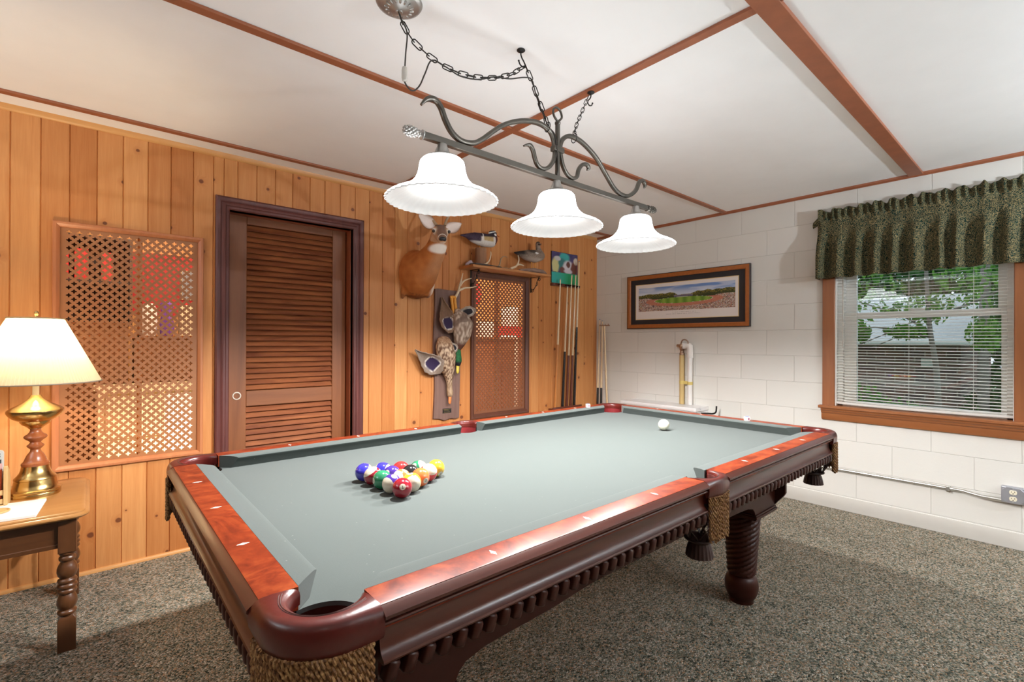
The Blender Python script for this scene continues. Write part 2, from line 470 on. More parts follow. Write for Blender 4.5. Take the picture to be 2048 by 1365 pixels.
plain('dark_horn', (.05, .035, .03), .4, var=.3, scale=30)
plain('stone_lilac', (.42, .36, .40), .5, var=.3, scale=40, bump=.4)
plain('orange_leg', (.72, .30, .03), .5, var=.12, scale=60)
plain('bill_orange', (.66, .20, .05), .4, var=.15, scale=60)
plain('bill_yellow', (.62, .47, .06), .4, var=.12)
plain('nose_black', (.018, .016, .017), .3, var=.3, scale=80, bump=.2)
plain('glass_eye', (.012, .007, .005), .08, var=.2, coat=1)
plain('cue_maple', (.74, .56, .34), .3, var=.06, scale=12, coat=.3, stretch=(1, 1, .1))
plain('cue_honey', (.50, .19, .05), .3, var=.1, coat=.4)
plain('cue_rosewood', (.12, .028, .014), .3, var=.2, coat=.4)
plain('cue_black', (.014, .012, .012), .25, var=.2, coat=.4)
plain('cue_tip', (.20, .24, .30), .7)
plain('frame_burl', (.37, .115, .025), .3, var=.22, scale=45, coat=.4)
plain('frame_edge', (.03, .012, .008), .4)
plain('gilt_line', (.72, .56, .28), .35, .3)
plain('mat_black', (.022, .018, .020), .7)
plain('print_border', (.80, .75, .72), .7, var=.01)
vcol('printed_picture', .55, bump=0, bscale=300)
vcol('fur', .8, bump=.25, bscale=260, spec=.2)
vcol('feather', .65, bump=.3, bscale=220, spec=.3)
vcol('antler_tint', .5)
shade_mat('frosted_glass', (.86, .85, .83), (.93, .92, .90), ((.95, .97, 1), 1.75), mixf=.55)  # glow put into the outer glass for lamplight coming through
shade_mat('frosted_glass_inside', (.84, .84, .83), (.30, .30, .30), mixf=.25)  # dimmer copy without the glow for the inner faces
shade_mat('pleated_linen', (.62, .55, .44), (.34, .29, .21), mixf=.6)
emit('lit_bulb', (1, .96, .92), 11)
emit('warm_bulb', (1, .80, .52), 18)

# ------------------------------------------------------------------ room shell
X0, Y0 = -3.0, -3.4
struct('floor', MB().box(X0, XB+.15, Y0, YW+.05, -.06, 0), 'loop_carpet', smooth=0)
struct('ceiling', MB().box(X0-.1, XB+.1, Y0-.1, YW+.1, ZC, ZC+.08), 'ceiling_paint', smooth=0)

# knotty pine wall, board by board, with the openings left free
seams = [X0-.05]
fixed = [-.611, -.505, -.398, -.291, -.184, -.076, .029, .137, .238, .293, .367, .474, .583, .689, .80, .90, 1.009, 1.117, 1.225,
         1.329, 1.431, 1.539, 1.654, 1.76, 1.859, 1.923, 2.039, 2.15, 2.26, 2.37, 2.47, 2.58, 2.69, 2.80, 2.87, 2.961, 3.022, 3.14, 3.27, 3.39, 3.515, 3.635, 3.792, XB+.12]
x = fixed[0]-.107
pre = []
while x > X0-.05: pre.append(x); x -= .107
seams += pre[::-1]+fixed
OPEN = [(-.452, .178, .565, 1.818), (.312, 1.11, -1, 2.035), (2.155, 2.805, .57, 1.82)]
cuts = sorted(set(seams+[o[0] for o in OPEN]+[o[1] for o in OPEN]))
mb = MB(); rr = random.Random(3)
board = {}
for a, b in zip(cuts[:-1], cuts[1:]):
    mid = (a+b)/2
    k = max(i for i, s in enumerate(seams) if s <= mid+1e-6)
    if k not in board: board[k] = (rr.random(), rr.random(), rr.random())
    spans = [(0, ZC)]
    for o in OPEN:
        if o[0] < mid < o[1]: spans = [(0, o[2]), (o[3], ZC)] if o[2] > 0 else [(o[3], ZC)]
    ga = .0035 if any(abs(a-s) < 1e-5 for s in seams) else 0
    gb = .0035 if any(abs(b-s) < 1e-5 for s in seams) else 0
    for z0, z1 in spans:
        y = YW; d = .006
        prof = [(a, y+.05), (a, y+d), (a+ga, y), (b-gb, y), (b, y+d), (b, y+.05)]
        mb.cur = board[k]
        mb.loft([[Vector((px, py, z)) for px, py in prof] for z in (z0, z1)])
struct('wall_left', mb, 'knotty_pine', smooth=0, col=True)

# painted block wall with the window opening
WY0, WY1, WZ0, WZ1 = -.612, .318, .752, 2.02
mb = MB()
mb.box(XB, XB+.2, Y0, WY0, 0, ZC).box(XB, XB+.2, WY1, YW+.05, 0, ZC).box(XB, XB+.2, WY0, WY1, 0, WZ0).box(XB, XB+.2, WY0, WY1, WZ1, ZC)
struct('wall_right', mb, 'painted_block', smooth=0)
plain('dark_wall_paint', (.20, .12, .07), .7, var=.04)  # unseen walls coloured dark to cut the light bounced from behind
struct('wall_back', MB().box(X0-.1, XB+.2, Y0-.1, Y0, 0, ZC), 'dark_wall_paint', smooth=0)
struct('wall_far', MB().box(X0-.1, X0, Y0, YW+.05, 0, ZC), 'dark_wall_paint', smooth=0)
struct('baseboard_right', MB().box(XB-.008, XB+.01, Y0, YW, 0, .101), 'base_paint', bevel=.003)
qr = [(0, 0), (0, .02), (-.006, .019), (-.013, .014), (-.016, .006), (-.016, 0)]
def edge_strip(name, prof, p0, p1, out, mat):
    mb = MB(); mb.sweep(prof, [(p0, out), (p1, out)]); return struct(name, mb, mat)
edge_strip('baseboard_left', [(0, 0), (.014, 0), (.014, .008), (.009, .016), (0, .019)], (X0, YW, 0), (XB-.01, YW, 0), (0, -1, 0), 'pine_trim')
edge_strip('trim_1', [(0, 0), (0, -.03), (.006, -.028), (.014, -.018), (.018, 0)], (X0, YW, ZC), (XB, YW, ZC), (0, -1, 0), 'pine_trim')
edge_strip('trim_2', [(0, 0), (0, -.022), (.008, -.022), (.018, -.012), (.02, 0)], (XB, Y0, ZC), (XB, YW, ZC), (-1, 0, 0), 'batten_stain')
def batten(name, x0, x1, y0, y1, h=.012):
    struct(name, MB().box(x0, x1, y0, y1, ZC-h, ZC), 'batten_stain', bevel=.002)
batten('trim_3', X0, XB-.005, 2.352, 2.392)
batten('trim_4', X0, XB-.015, 1.115, 1.158)
batten('trim_5', X0, XB-.015, -.19, -.115, .016)
batten('trim_6', 1.36, 1.40, -.115, 1.115)
batten('trim_7', 1.36, 1.40, 1.158, 2.352)
batten('trim_8', 1.36, 1.40, Y0, -.19)

# ------------------------------------------------------------------ louvred door in its casing
door = thing('door_1', (.71, YW, 0), None, None, kind='structure')
cp = [(-.002, 0), (-.002, .0), (.012, 0), (.018, .006), (.018, .02), (.024, .026), (.024, .034), (.018, .042), (.02, .058), (.016, .066), (.008, .073), (0, .073)]
def casing(x0, x1, z1, w):
    # mitred three-sided casing; prof = (proud of wall, distance outward from the opening)
    prof = [(-.05, 0), (.010, 0), (.016, .006), (.016, .018), (.022, .024), (.022, .034), (.015, .044), (.024, .056), (.026, .066), (.020, w), (0, w), (-.05, w)]
    st = []
    rings = []
    for (ox, oz, dx, dz) in ((x0, 0, -1, 0), (x0, z1, -1, 1), (x1, z1, 1, 1), (x1, 0, 1, 0)):
        rings.append([Vector((ox+dx*d, YW-p, oz+dz*d)) for p, d in prof])
    return MB().loft(rings)
build('casing', casing(.322, 1.10, 2.025, .075), 'casing_mahogany', door, smooth=40)
jm = MB().box(.308, .322, YW-.002, YW+.17, 0, 2.03).box(1.10, 1.114, YW-.002, YW+.17, 0, 2.03).box(.308, 1.114, YW-.002, YW+.17, 2.025, 2.04)
jm.box(1.088, 1.10, YW+.145, YW+.165, 0, 2.025).box(1.094, 1.10, YW+.03, YW+.045, 0, 2.025)
plain('jamb_red', (.27, .065, .022), .4, var=.15, coat=.2)
build('jamb', jm, 'jamb_red', door, bevel=.002)
DY = YW+.13
for xa, xb in ((.330, .443), (.998, 1.094)):
    build('stile', MB().box(xa, xb, DY-.017, DY+.017, .01, 2.05), 'door_walnut', door, bevel=.003)
wood('door_walnut_x', (.17, .050, .014), (.30, .105, .033), 0, 8, .5, 0)
for za, zb in ((1.978, 2.05), (.80, .90), (.01, .20)):
    build('rail', MB().box(.443, .998, DY-.0165, DY+.0165, za, zb), 'door_walnut_x', door, bevel=.003)
def louvers(z0, z1, n):
    mb = MB(); p = (z1-z0)/n
    for i in range(n):
        z = z0+(i+.5)*p
        M = Matrix.Translation((.72, DY+.002, z)) @ Matrix.Rotation(math.radians(52), 4, 'X')
        mb.cur = (random.random(),)*3
        mb.box(-.278, .278, -.0213, .0213, -.0036, .0036, M)
    return mb
t = NT('louver_slats'); a = t.n('ShaderNodeAttribute', attribute_name='Col')
tc = t.n('ShaderNodeTexCoord'); ad = t.n('ShaderNodeVectorMath', operation='MULTIPLY_ADD'); t.l(a.outputs['Color'], ad.inputs[0]); ad.inputs[1].default_value = (9, 9, 9); t.l(tc.outputs['Object'], ad.inputs[2])
mp = t.n('ShaderNodeMapping'); mp.inputs['Scale'].default_value = (.15, 1, 1); t.l(ad.outputs[0], mp.inputs[0])
nz = t.noise(mp.outputs[0], 14, 4, .6, 1)
t.bsdf(t.mix(t.ramp(nz.outputs[0], [(.32, 0), (.68, 1)]), (.17, .045, .018), (.36, .12, .042)), .42, 0, None, 0)
build('louvers', louvers(.905, 1.975, 30), 'louver_slats', door, smooth=0, col=True)
build('louvers', louvers(.205, .798, 16), 'louver_slats', door, smooth=0, col=True)
plain('pull_white', (.72, .66, .56), .35, var=.04)
pl = MB().lathe([(.0, .006), (.016, .006), (.0185, .003), (.0185, -.003), (.021, -.0045), (.0245, -.004), (.026, 0), (.026, .004)], n=28, M=Matrix.Rotation(PI/2, 4, 'X') @ Matrix.Scale(-1, 4, (0, 0, 1)), c=(.389, DY-.018, .872), cap=False)
tag(build('finger_pull', pl, 'pull_white', door), 'round white recessed finger pull')

plain('gap_backing_dark', (.03, .02, .015), .8)
struct('added_louver_backing', MB().box(.20, 1.22, YW+.22, YW+.24, 0, 2.1).box(.20, .22, YW+.05, YW+.24, 0, 2.1).box(1.20, 1.22, YW+.05, YW+.24, 0, 2.1).box(.20, 1.22, YW+.05, YW+.24, 2.08, 2.1), 'gap_backing_dark', smooth=0)  # dark box added behind the door to block light and keep louvre gaps dark

# ------------------------------------------------------------------ pierced lattice panels
def lattice(x0, x1, z0, z1, a, y, th):
    """sheet pierced by a staggered pattern of four-lobed holes"""
    mb = MB(); nx = int((x1-x0)/a); nz = int((z1-z0)/a)
    ox = (x0+x1)/2-nx*a/2; oz = (z0+z1)/2-nz*a/2; h = a/2; N = 16
    cen = [(ox+(i+.5)*a, oz+(j+.5)*a) for i in range(nx) for j in range(nz)]
    cen += [(ox+i*a, oz+j*a) for i in range(1, nx) for j in range(1, nz)]
    for cx, cz in cen:
        out = []; inn = []
        for k in range(N):
            an = 2*PI*k/N; c, s = math.cos(an), math.sin(an)
            ro = h/(abs(c)+abs(s)); ri = a*(.218+.084*math.cos(4*an))
            out.append((cx+ro*c, cz+ro*s)); inn.append((cx+ri*c, cz+ri*s))
        vs = [(p[0], y, p[1]) for p in out]+[(p[0], y, p[1]) for p in inn]+[(p[0], y+th, p[1]) for p in inn]
        fs = []
        for k in range(N):
            l = (k+1) % N
            fs += [(k, N+k, N+l, l), (N+k, 2*N+k, 2*N+l, N+l)]
        mb.add(vs, fs)
    # solid edge triangles and margin
    X1, Z1 = ox+nx*a, oz+nz*a
    for i in range(nx):
        for zz, s in ((oz, 1), (Z1, -1)):
            if 0 < i: mb.add([(ox+i*a-h, y, zz), (ox+i*a+h, y, zz), (ox+i*a, y, zz+s*h)], [(0, 1, 2)])
    for j in range(1, nz):
        for xx, s in ((ox, 1), (X1, -1)):
            mb.add([(xx, y, oz+j*a-h), (xx, y, oz+j*a+h), (xx+s*h, y, oz+j*a)], [(0, 1, 2)])
    for xx, s in ((ox, 1), (X1, -1)):
        for zz, q in ((oz, 1), (Z1, -1)):
            mb.add([(xx, y, zz), (xx+s*h, y, zz), (xx, y, zz+q*h)], [(0, 1, 2)])
    e = .02
    for b in ((x0-e, ox, z0-e, z1+e), (X1, x1+e, z0-e, z1+e), (ox, X1, z0-e, oz), (ox, X1, Z1, z1+e)):
        mb.add([(b[0], y, b[2]), (b[1], y, b[2]), (b[1], y, b[3]), (b[0], y, b[3])], [(0, 1, 2, 3)])
    return mb
def panel_frame(x0, x1, z0, z1, prof):
    # prof: (proud of wall, distance inward from outer edge)
    rings = [[Vector((ox+dx*d, YW-p, oz+dz*d)) for p, d in prof] for ox, oz, dx, dz in ((x0, z0, 1, 1), (x1, z0, -1, 1), (x1, z1, -1, -1), (x0, z1, 1, -1))]
    return MB().loft(rings, True, False, False, True)
lp = thing('lattice_panel', (-.137, YW, .554), 'large pierced tan lattice panel in a reddish frame behind the table lamp', 'wall panel')
build('frame', panel_frame(-.461, .188, .553, 1.83, [(-.04, .0), (.012, 0), (.016, .004), (.016, .014), (.010, .022), (.004, .028), (-.04, .030)]), 'lattice_frame', lp, smooth=30)
build('pierced_screen', lattice(-.437, .164, .577, 1.806, .0405, YW+.004, .004), 'lattice_board', lp, smooth=0, fixn=False)
lp2 = thing('lattice_panel', (2.48, YW, .556), 'narrow pierced dark brown lattice panel under the trophy shelf', 'wall panel')
build('frame', panel_frame(2.142, 2.822, .556, 1.833, [(-.04, .0), (.018, 0), (.022, .004), (.022, .02), (.014, .030), (.006, .040), (-.04, .042)]), 'dark_lattice_frame', lp2, smooth=30)
build('pierced_screen', lattice(2.182, 2.782, .60, 1.79, .0405, YW+.004, .004), 'dark_lattice_board', lp2, smooth=0, fixn=False)
# ------------------------------------------------------------------ pool table
pt = thing('pool_table', (TL/2, TW/2, 0), 'carved mahogany pool table with sage green cloth and fringed leather pockets', 'pool table')
def loc(side, s, a, z):
    return Vector({'n': (s, -a, z), 'f': (s, TW+a, z), 'l': (-a, s, z), 'r': (TL+a, s, z)}[side])
def rect_arc(c, r, a0, a1, n): return arc(c[0], c[1], r, a0, a1, n)
# cloth with pocket cut-outs
def corner_notch(sx, sy):
    pts = rect_arc((-.028, -.028), .0667, 109.2, -19.2, 14)
    q = [((x if sx else TL-x), (y if sy else TW-y)) for x, y in pts]
    return q
near_side = [(TL/2+x, -.075+y) for x, y in rect_arc((0, 0), .062, 156.2, 23.8, 12)]
far_side = [(x, TW-y) for x, y in near_side[::-1]]
outline = corner_notch(1, 1)+near_side+corner_notch(0, 1)[::-1]+corner_notch(0, 0)+far_side+corner_notch(1, 0)[::-1]
build('bed_cloth', MB().prism(outline, .765, .773), 'sage_felt', pt, smooth=30)
build('slate_bed', MB().prism(outline, .728, .7645), 'dark_mahogany', pt, smooth=0)
# cushions
def cushion(side, s0n, s0b, s1n, s1b):
    prof = [(.0475, .815), (.03, .8150), (.012, .8138), (.004, .8122), (0, .8095), (.0012, .8055), (.004, .802), (.019, .7735), (.0475, .7735)]
    mb = MB()
    mb.loft([[loc(side, n+(b-n)*a/.0475, a, z) for a, z in prof] for n, b in ((s0n, s0b), (s1n, s1b))])
    return build('cushion', mb, 'sage_felt', pt, smooth=32)
H = TL/2
segs = []
for sd in 'nf':
    cushion(sd, .085, .034, H-.072, H-.054); cushion(sd, H+.072, H+.054, TL-.085, TL-.034)
    segs += [(sd, .031, H-.064), (sd, H+.064, TL-.031)]
for sd in 'lr':
    cushion(sd, .085, .034, TW-.085, TW-.034); segs.append((sd, .031, TW-.031))
topprof = [(.048, .776), (.048, .8150), (.105, .8150), (.1085, .8142), (.1085, .776)]
mould = [(.1086, .8135), (.111, .8125), (.121, .8065), (.1255, .8025), (.126, .798), (.122, .7945), (.1165, .7935), (.1155, .791), (.1190, .7895), (.1200, .787), (.1185, .7845), (.113, .7825), (.108, .780), (.09, .780), (.09, .782), (.1086, .782)]
apr = [(.108, .7799), (.1065, .776), (.1055, .768), (.1055, .756), (.1068, .747), (.1095, .740), (.1145, .7345), (.119, .732), (.1205, .7285), (.119, .725), (.114, .7235), (.1, .7235), (.1, .693), (.086, .691), (.086, .7799)]
def run(side, s0, s1, prof): return MB().loft([[loc(side, s, a, z) for a, z in prof] for s in (s0, s1)])
for sd, s0, s1 in segs:
    r = build('rail', run(sd, s0, s1, topprof), 'rail_burl', pt, smooth=30)
    ax = 'mahogany_x' if sd in 'nf' else 'mahogany_y'
    build('rail_moulding', run(sd, s0, s1, mould), ax, r, smooth=28)
    ks = [k for k in (TL/8*i for i in (1, 2, 3, 5, 6, 7))] if sd in 'nf' else [TW/4*i for i in (1, 2, 3)]
    for k in ks:
        if s0 < k < s1:
            mb = MB(); w, l = .0055, .0125
            p = [loc(sd, k-w, .0778, ZR+.0003), loc(sd, k, .0778-l, ZR+.0003), loc(sd, k+w, .0778, ZR+.0003), loc(sd, k, .0778+l, ZR+.0003)]
            p += [q-Vector((0, 0, .002)) for q in p]
            mb.add(p, [(0, 1, 2, 3), (0, 4, 5, 1), (1, 5, 6, 2), (2, 6, 7, 3), (3, 7, 4, 0)])
            build('rail_sight', mb, 'pearl', r, smooth=0)
    a = build('apron', run(sd, s0, s1, apr), ax, pt, smooth=28)
    mb = MB(); n = round((s1-s0)/.0335); p = (s1-s0)/n
    for i in range(n):
        c = loc(sd, s0+(i+.5)*p, .1055, .7078)
        horiz = sd in 'nf'
        M = Matrix.Rotation(math.radians(20 if sd in 'nr' else -20), 4, 'Y' if horiz else 'X')
        # rounded carved lobe
        rad = (.0112, .0150, .0170) if horiz else (.0150, .0112, .0170)
        vs = MB().ell((0, 0, 0), 1, None, 12, 8)
        pts = []
        for v in vs.v:
            q = Vector([math.copysign(abs(x)**.4, x) for x in v]); q = Vector((q.x*rad[0], q.y*rad[1], q.z*rad[2])); pts.append(M @ q+c)
        mb.add(pts, vs.f)
    build('rope_moulding', mb, 'dark_mahogany', a, smooth=60)
# frame below the aprons with bracketed arches
def frame_outline(L):
    z1, zb, zt, e = .726, .455, .522, .052
    half = [(e, z1), (e, .520), (.060, .505), (.085, .475), (.100, zb), (.315, zb), (.325, .472), (.345, .489), (.39, .499), (.46, .503), (.62 if L > 1.5 else .5, .507), (.8 if L > 1.5 else .53, zt)]
    return half+[(L-x, z) for x, z in half[::-1]]
MX = Matrix(((1, 0, 0, 0), (0, 0, 1, 0), (0, 1, 0, 0), (0, 0, 0, 1)))
MY = Matrix(((0, 0, 1, 0), (1, 0, 0, 0), (0, 1, 0, 0), (0, 0, 0, 1)))
for y in (.098, TW-.118): build('frame_panel', MB().prism(frame_outline(TL), y, y+.02, MX), 'dark_mahogany', pt, smooth=30, bevel=.002)
for x in (.080, TL-.100): build('frame_panel', MB().prism(frame_outline(TW), x, x+.02, MY), 'dark_mahogany', pt, smooth=30, bevel=.002)
build('cross_frame', MB().box(-.06, TL+.06, -.06, TW+.06, .700, .7275), 'dark_mahogany', pt, smooth=0)
# spiral legs
def leg_mesh(cx, cy):
    mb = MB(); rings = []
    prof = [(.078, .43), (.082, .425), (.084, .418)]
    for i in range(70): z = .412-i*(.412-.138)/69; prof.append((.0835-(.412-z)/.274*.019, z))
    prof += [(.060, .134), (.056, .130), (.055, .126), (.060, .122), (.067, .112), (.0725, .096), (.0745, .078), (.073, .058), (.068, .040), (.062, .026), (.056, .018), (.054, .012), (.054, .0)]
    for r, z in prof:
        ring = []
        for k in range(72):
            a = 2*PI*k/72; rr = r
            if .137 < z < .413: rr = r*(1-.075*(abs(math.sin(4*(a-z/.0315))) < -1)-.125*(1-abs(math.sin(4*(a-z/.030)))**.7))
            ring.append(Vector((cx+rr*math.cos(a), cy+rr*math.sin(a), z)))
        rings.append(ring)
    return mb.loft(rings)
def leg_at(x, y, first=None):
    if first is None:
        l = build('leg', leg_mesh(x, y), 'dark_mahogany', pt, smooth=50)
        bm = MB().box(x-.105, x+.105, y-.105, y+.105, .455, .699)
        for w, za, zb in ((.112, .430, .437), (.117, .437, .447), (.113, .447, .455)): bm.box(x-w, x+w, y-w, y+w, za, zb)
        build('leg_cap', bm, 'dark_mahogany', l, smooth=0, bevel=.002)
        return l
    l = first.copy(); COL.objects.link(l); l.parent = pt
    off = Vector((x-.206, y-.206, 0)); l.location = off
    for ch in first.children:
        c = ch.copy(); COL.objects.link(c); c.parent = l
    return l
l0 = leg_at(.206, .206)
for x, y in ((TL-.206, .206), (.206, TW-.206), (TL-.206, TW-.206)): leg_at(x, y, l0)
# leather pocket horns, liners, fringes and hanging nets
def resample(P, n):
    P = [Vector(p) for p in P]; d = [0]
    for a, b in zip(P[:-1], P[1:]): d.append(d[-1]+(b-a).length)
    out = []; j = 0
    for i in range(n):
        t = d[-1]*i/(n-1)
        while j < len(d)-2 and d[j+1] < t: j += 1
        u = (t-d[j])/max(1e-9, d[j+1]-d[j]); out.append(P[j].lerp(P[j+1], min(1, max(0, u))))
    return out
def cord(mb, p, z0, z1, r=.0027, turns=None):
    n = max(5, int((z0-z1)/.0042)); ph = random.random()*6.28
    sway = Vector((random.uniform(-.002, .002), random.uniform(-.002, .002), 0))
    for s in (0, PI):
        pts = []
        for i in range(n+1):
            t = i/n; a = ph+s+t*(z0-z1)/.0125*PI
            pts.append(Vector((p[0]+sway.x*t+.0026*math.cos(a), p[1]+sway.y*t+.0026*math.sin(a), z0+(z1-z0)*t)))
        mb.tube(pts, r, 5)
def pocket(kind, fmap):
    if kind == 'corner':
        inner = arc(-.022, -.022, .055, -27, -243, 30)
        outer = [(.031, -.119), (.005, -.119)]+arc(-.016, -.016, .103, -90, -180, 16)+[(-.119, .005), (-.119, .031)]
        cen = (-.026, -.026)
    else:
        inner = [(H+.064, -.0475), (H+.056, -.056)]+arc(H, -.052, .0535, -8, -172, 20)+[(H-.056, -.056), (H-.064, -.0475)]
        outer = [(H+.064, -.119)]+[(H+.064-.128*i/10, -.119-.013*math.sin(PI*i/10)) for i in range(1, 10)]+[(H-.064, -.119)]
        cen = (H, -.06)
    N = 41
    I = resample([(x, y, 0) for x, y in inner], N); O = resample([(x, y, 0) for x, y in outer], N)
    sec = [(0, .786), (-.01, .800), (.01, .808), (.07, .8125), (.16, .8152), (.3, .8168), (.6, .8172), (.82, .8160), (.93, .8125), (1.01, .806), (1.06, .797), (1.07, .787), (1.05, .776), (1.0, .768), (.92, .766), (.86, .780)]
    rings = []
    for i in range(N):
        # the horn ends are drawn down slightly
        rings.append([fmap(*(I[i]+(O[i]-I[i])*f).xy, z) for f, z in sec])
    h = build('pocket_horn', MB().loft(rings), 'oxblood_leather', pt, smooth=45)
    for f in (.24, .31):
        st = MB(); st.tube([fmap(*(I[i]+(O[i]-I[i])*(f+(.1*abs(i-20)/20))).xy, .8170) for i in range(2, N-2)], .0006, 4)
        build('stitching', st, 'stitching', h, smooth=0)
    ln = MB(); w = [(p.x, p.y) for p in I[3:-3]]
    rr = []
    for k, z in enumerate((.806, .790, .775, .755, .725)):
        rr.append([fmap(cen[0]+(x-cen[0])*(1.06 if k else 1.03), cen[1]+(y-cen[1])*(1.06 if k else 1.03), z) for x, y in w])
    ln.loft(rr, False)
    build('pocket_liner', ln, 'pocket_liner', h, smooth=60, solid=.003)
    # fringe
    fr = MB(); a, b = (3, N-4) if kind == 'corner' else (2, N-3)
    line = resample([O[i]+(O[i]-I[i])*.02 for i in range(a, b+1)], 32 if kind == 'corner' else 16)
    band = resample([O[i] for i in range(a, b+1)], 40)
    fr.loft([[fmap(p.x, p.y, z) for p in band] for z in (.768, .757)], False)
    for p in line:
        q = fmap(p.x, p.y, 0)
        cord(fr, q, .768, .637+random.uniform(-.006, .006), .0027)
    for p in resample(line, len(line)-1)[::3]:
        q = fmap(cen[0]+(p.x-cen[0])*.965, cen[1]+(p.y-cen[1])*.965, 0)
        cord(fr, q, .768, .641+random.uniform(-.006, .006), .0026)
    build('pocket_fringe', fr, 'twisted_cord', h, smooth=70)
    # net of crossed straps
    nt_ = MB()
    def net(an, u):
        r = .054+.012*math.sin(PI*min(1, u*1.1))-.018*u**3; return fmap(cen[0]+r*math.cos(an), cen[1]+r*math.sin(an), .735-.118*u)
    for k in range(8):
        for s in (1, -1):
            pts = [net(2*PI*k/8+s*u/8*1.15, u/8) for u in range(9)]
            nt_.tube(pts, 1, sec=[(-.0042, -.0012), (.0042, -.0012), (.0042, .0012), (-.0042, .0012)], up=(0.01, .02, 1))
    for r, z in ((.056, .736), (.042, .617)):
        nt_.tube([fmap(cen[0]+r*math.cos(2*PI*k/28), cen[1]+r*math.sin(2*PI*k/28), z) for k in range(28)], .004, 6, loop=True)
    build('pocket_net', nt_, 'dark_leather', h, smooth=40)
    ts = MB(); n = 40
    rg = []
    for r, z in ((.041, .618), (.033, .611), (.030, .606), (.033, .597), (.037, .580), (.040, .562)):
        rg.append([fmap(cen[0]+(r*(1+.05*(k % 2)*(z < .6)))*math.cos(2*PI*k/n), cen[1]+(r*(1+.05*(k % 2)*(z < .6)))*math.sin(2*PI*k/n), z) for k in range(n)])
    ts.loft(rg, True, True, True)
    build('tassel', ts, 'dark_leather', h, smooth=20)
for fx, fy in ((0, 0), (1, 0), (0, 1), (1, 1)):
    pocket('corner', lambda x, y, z, fx=fx, fy=fy: Vector((TL-x if fx else x, TW-y if fy else y, z)))
for fy in (0, 1):
    pocket('side', lambda x, y, z, fy=fy: Vector((x, TW-y if fy else y, z)))

# ------------------------------------------------------------------ balls
CAMP = Vector((-.3089, -.8057, 1.2233)); YAW, PITCH, ROLL = .7170, .0022, .0042
RB = .0285
def ball_mat(name, c, striped):
    t = NT(name); tc = t.n('ShaderNodeTexCoord'); s = t.n('ShaderNodeSeparateXYZ'); t.l(tc.outputs['Object'], s.inputs[0])
    rad = t.math('SQRT', t.math('ADD', t.math('POWER', s.outputs[1], 2), t.math('POWER', s.outputs[2], 2)))
    spot = t.math('LESS_THAN', rad, .0088)
    iv = (.58, .52, .41)
    nz = t.noise(tc.outputs['Object'], 30, 2)
    base = t.mix(nz.outputs[0], tuple(x*.95 for x in c), c)
    if striped: base = t.mix(t.math('LESS_THAN', t.math('ABSOLUTE', s.outputs[2]), .0152), iv, base)
    t.bsdf(t.mix(spot, base, iv) if c != iv else base, .12, 0, None, .6, .5, .03)
    return t.m
BC = {'yellow': (.72, .43, .03), 'blue': (.035, .03, .42), 'red': (.55, .025, .025), 'purple': (.055, .025, .24), 'orange': (.75, .15, .04), 'green': (.02, .20, .09), 'maroon': (.29, .008, .02), 'black': (.012, .012, .013)}
for k, c in BC.items():
    ball_mat('ball_'+k, c, False)
    if k != 'black': ball_mat('ball_stripe_'+k, c, True)
plain('cue_ball_ivory', (.62, .60, .48), .12, var=.02, coat=.6)
plain('digit_black', (.012, .012, .012), .4)
sphere = MB().ell((0, 0, 0), RB, None, 48, 32)
sph_me = None
def digits(txt):
    cu = bpy.data.curves.new('number', 'FONT'); cu.body = txt; cu.size = .0115 if len(txt) == 1 else .0088; cu.align_x = 'CENTER'; cu.align_y = 'CENTER'; cu.offset = .00022
    o = bpy.data.objects.new('number', cu); COL.objects.link(o)
    dg = bpy.context.evaluated_depsgraph_get(); dg.update()
    me = bpy.data.meshes.new_from_object(o.evaluated_get(dg)); bpy.data.objects.remove(o); bpy.data.curves.remove(cu)
    bm = bmesh.new(); bm.from_mesh(me); bmesh.ops.triangulate(bm, faces=bm.faces)
    bmesh.ops.subdivide_edges(bm, edges=bm.edges, cuts=1)
    for v in bm.verts:
        p = Vector((math.sqrt(max(0, (RB+.00012)**2-v.co.x**2-v.co.y**2)), v.co.x, v.co.y)); v.co = p
    bm.to_mesh(me); bm.free(); me.name = 'number'; return me
rgt = Vector((math.cos(YAW), -math.sin(YAW), 0))
def ball(pos, num, colour, striped, spot, pole, spin, label):
    global sph_me
    P = Vector(pos); T = (CAMP-P).normalized(); U = T.cross(rgt).normalized(); R_ = U.cross(T)
    w = lambda v: (R_*v[0]+U*v[1]+T*v[2]).normalized()
    X = w(spot); Z = w(pole); Z = (Z-X*Z.dot(X)).normalized()
    if spin is not None:      # spin the digits about the spot direction
        up = (U-X*U.dot(X)).normalized(); Z = Matrix.Rotation(math.radians(spin), 3, X) @ up
    Y = Z.cross(X)
    name = 'pool_ball' if num else 'cue_ball'
    if sph_me is None:
        o = build(name, sphere, 'cue_ball_ivory'); sph_me = o.data
    else:
        o = bpy.data.objects.new(name, sph_me.copy()); COL.objects.link(o)
    o.data.materials.clear(); o.data.materials.append(MATS['cue_ball_ivory' if not num else ('ball_stripe_' if striped else 'ball_')+colour])
    o.matrix_world = Matrix.Translation(P) @ Matrix((X, Y, Z)).transposed().to_4x4()
    o['label'] = label; o['category'] = 'pool ball'
    if num:
        o['group'] = 'racked pool balls'
        d = bpy.data.objects.new('number', digits(str(num))); COL.objects.link(d); d.data.materials.append(MATS['digit_black']); d.parent = o
        d2 = d.copy(); COL.objects.link(d2); d2.parent = o; d2.rotation_euler = (0, 0, PI)
    return o
ZB = .7733+RB
ball((1.905, .546, ZB), 0, None, False, (0, 0, 1), (0, 1, 0), None, 'plain ivory cue ball alone at the far end of the cloth')
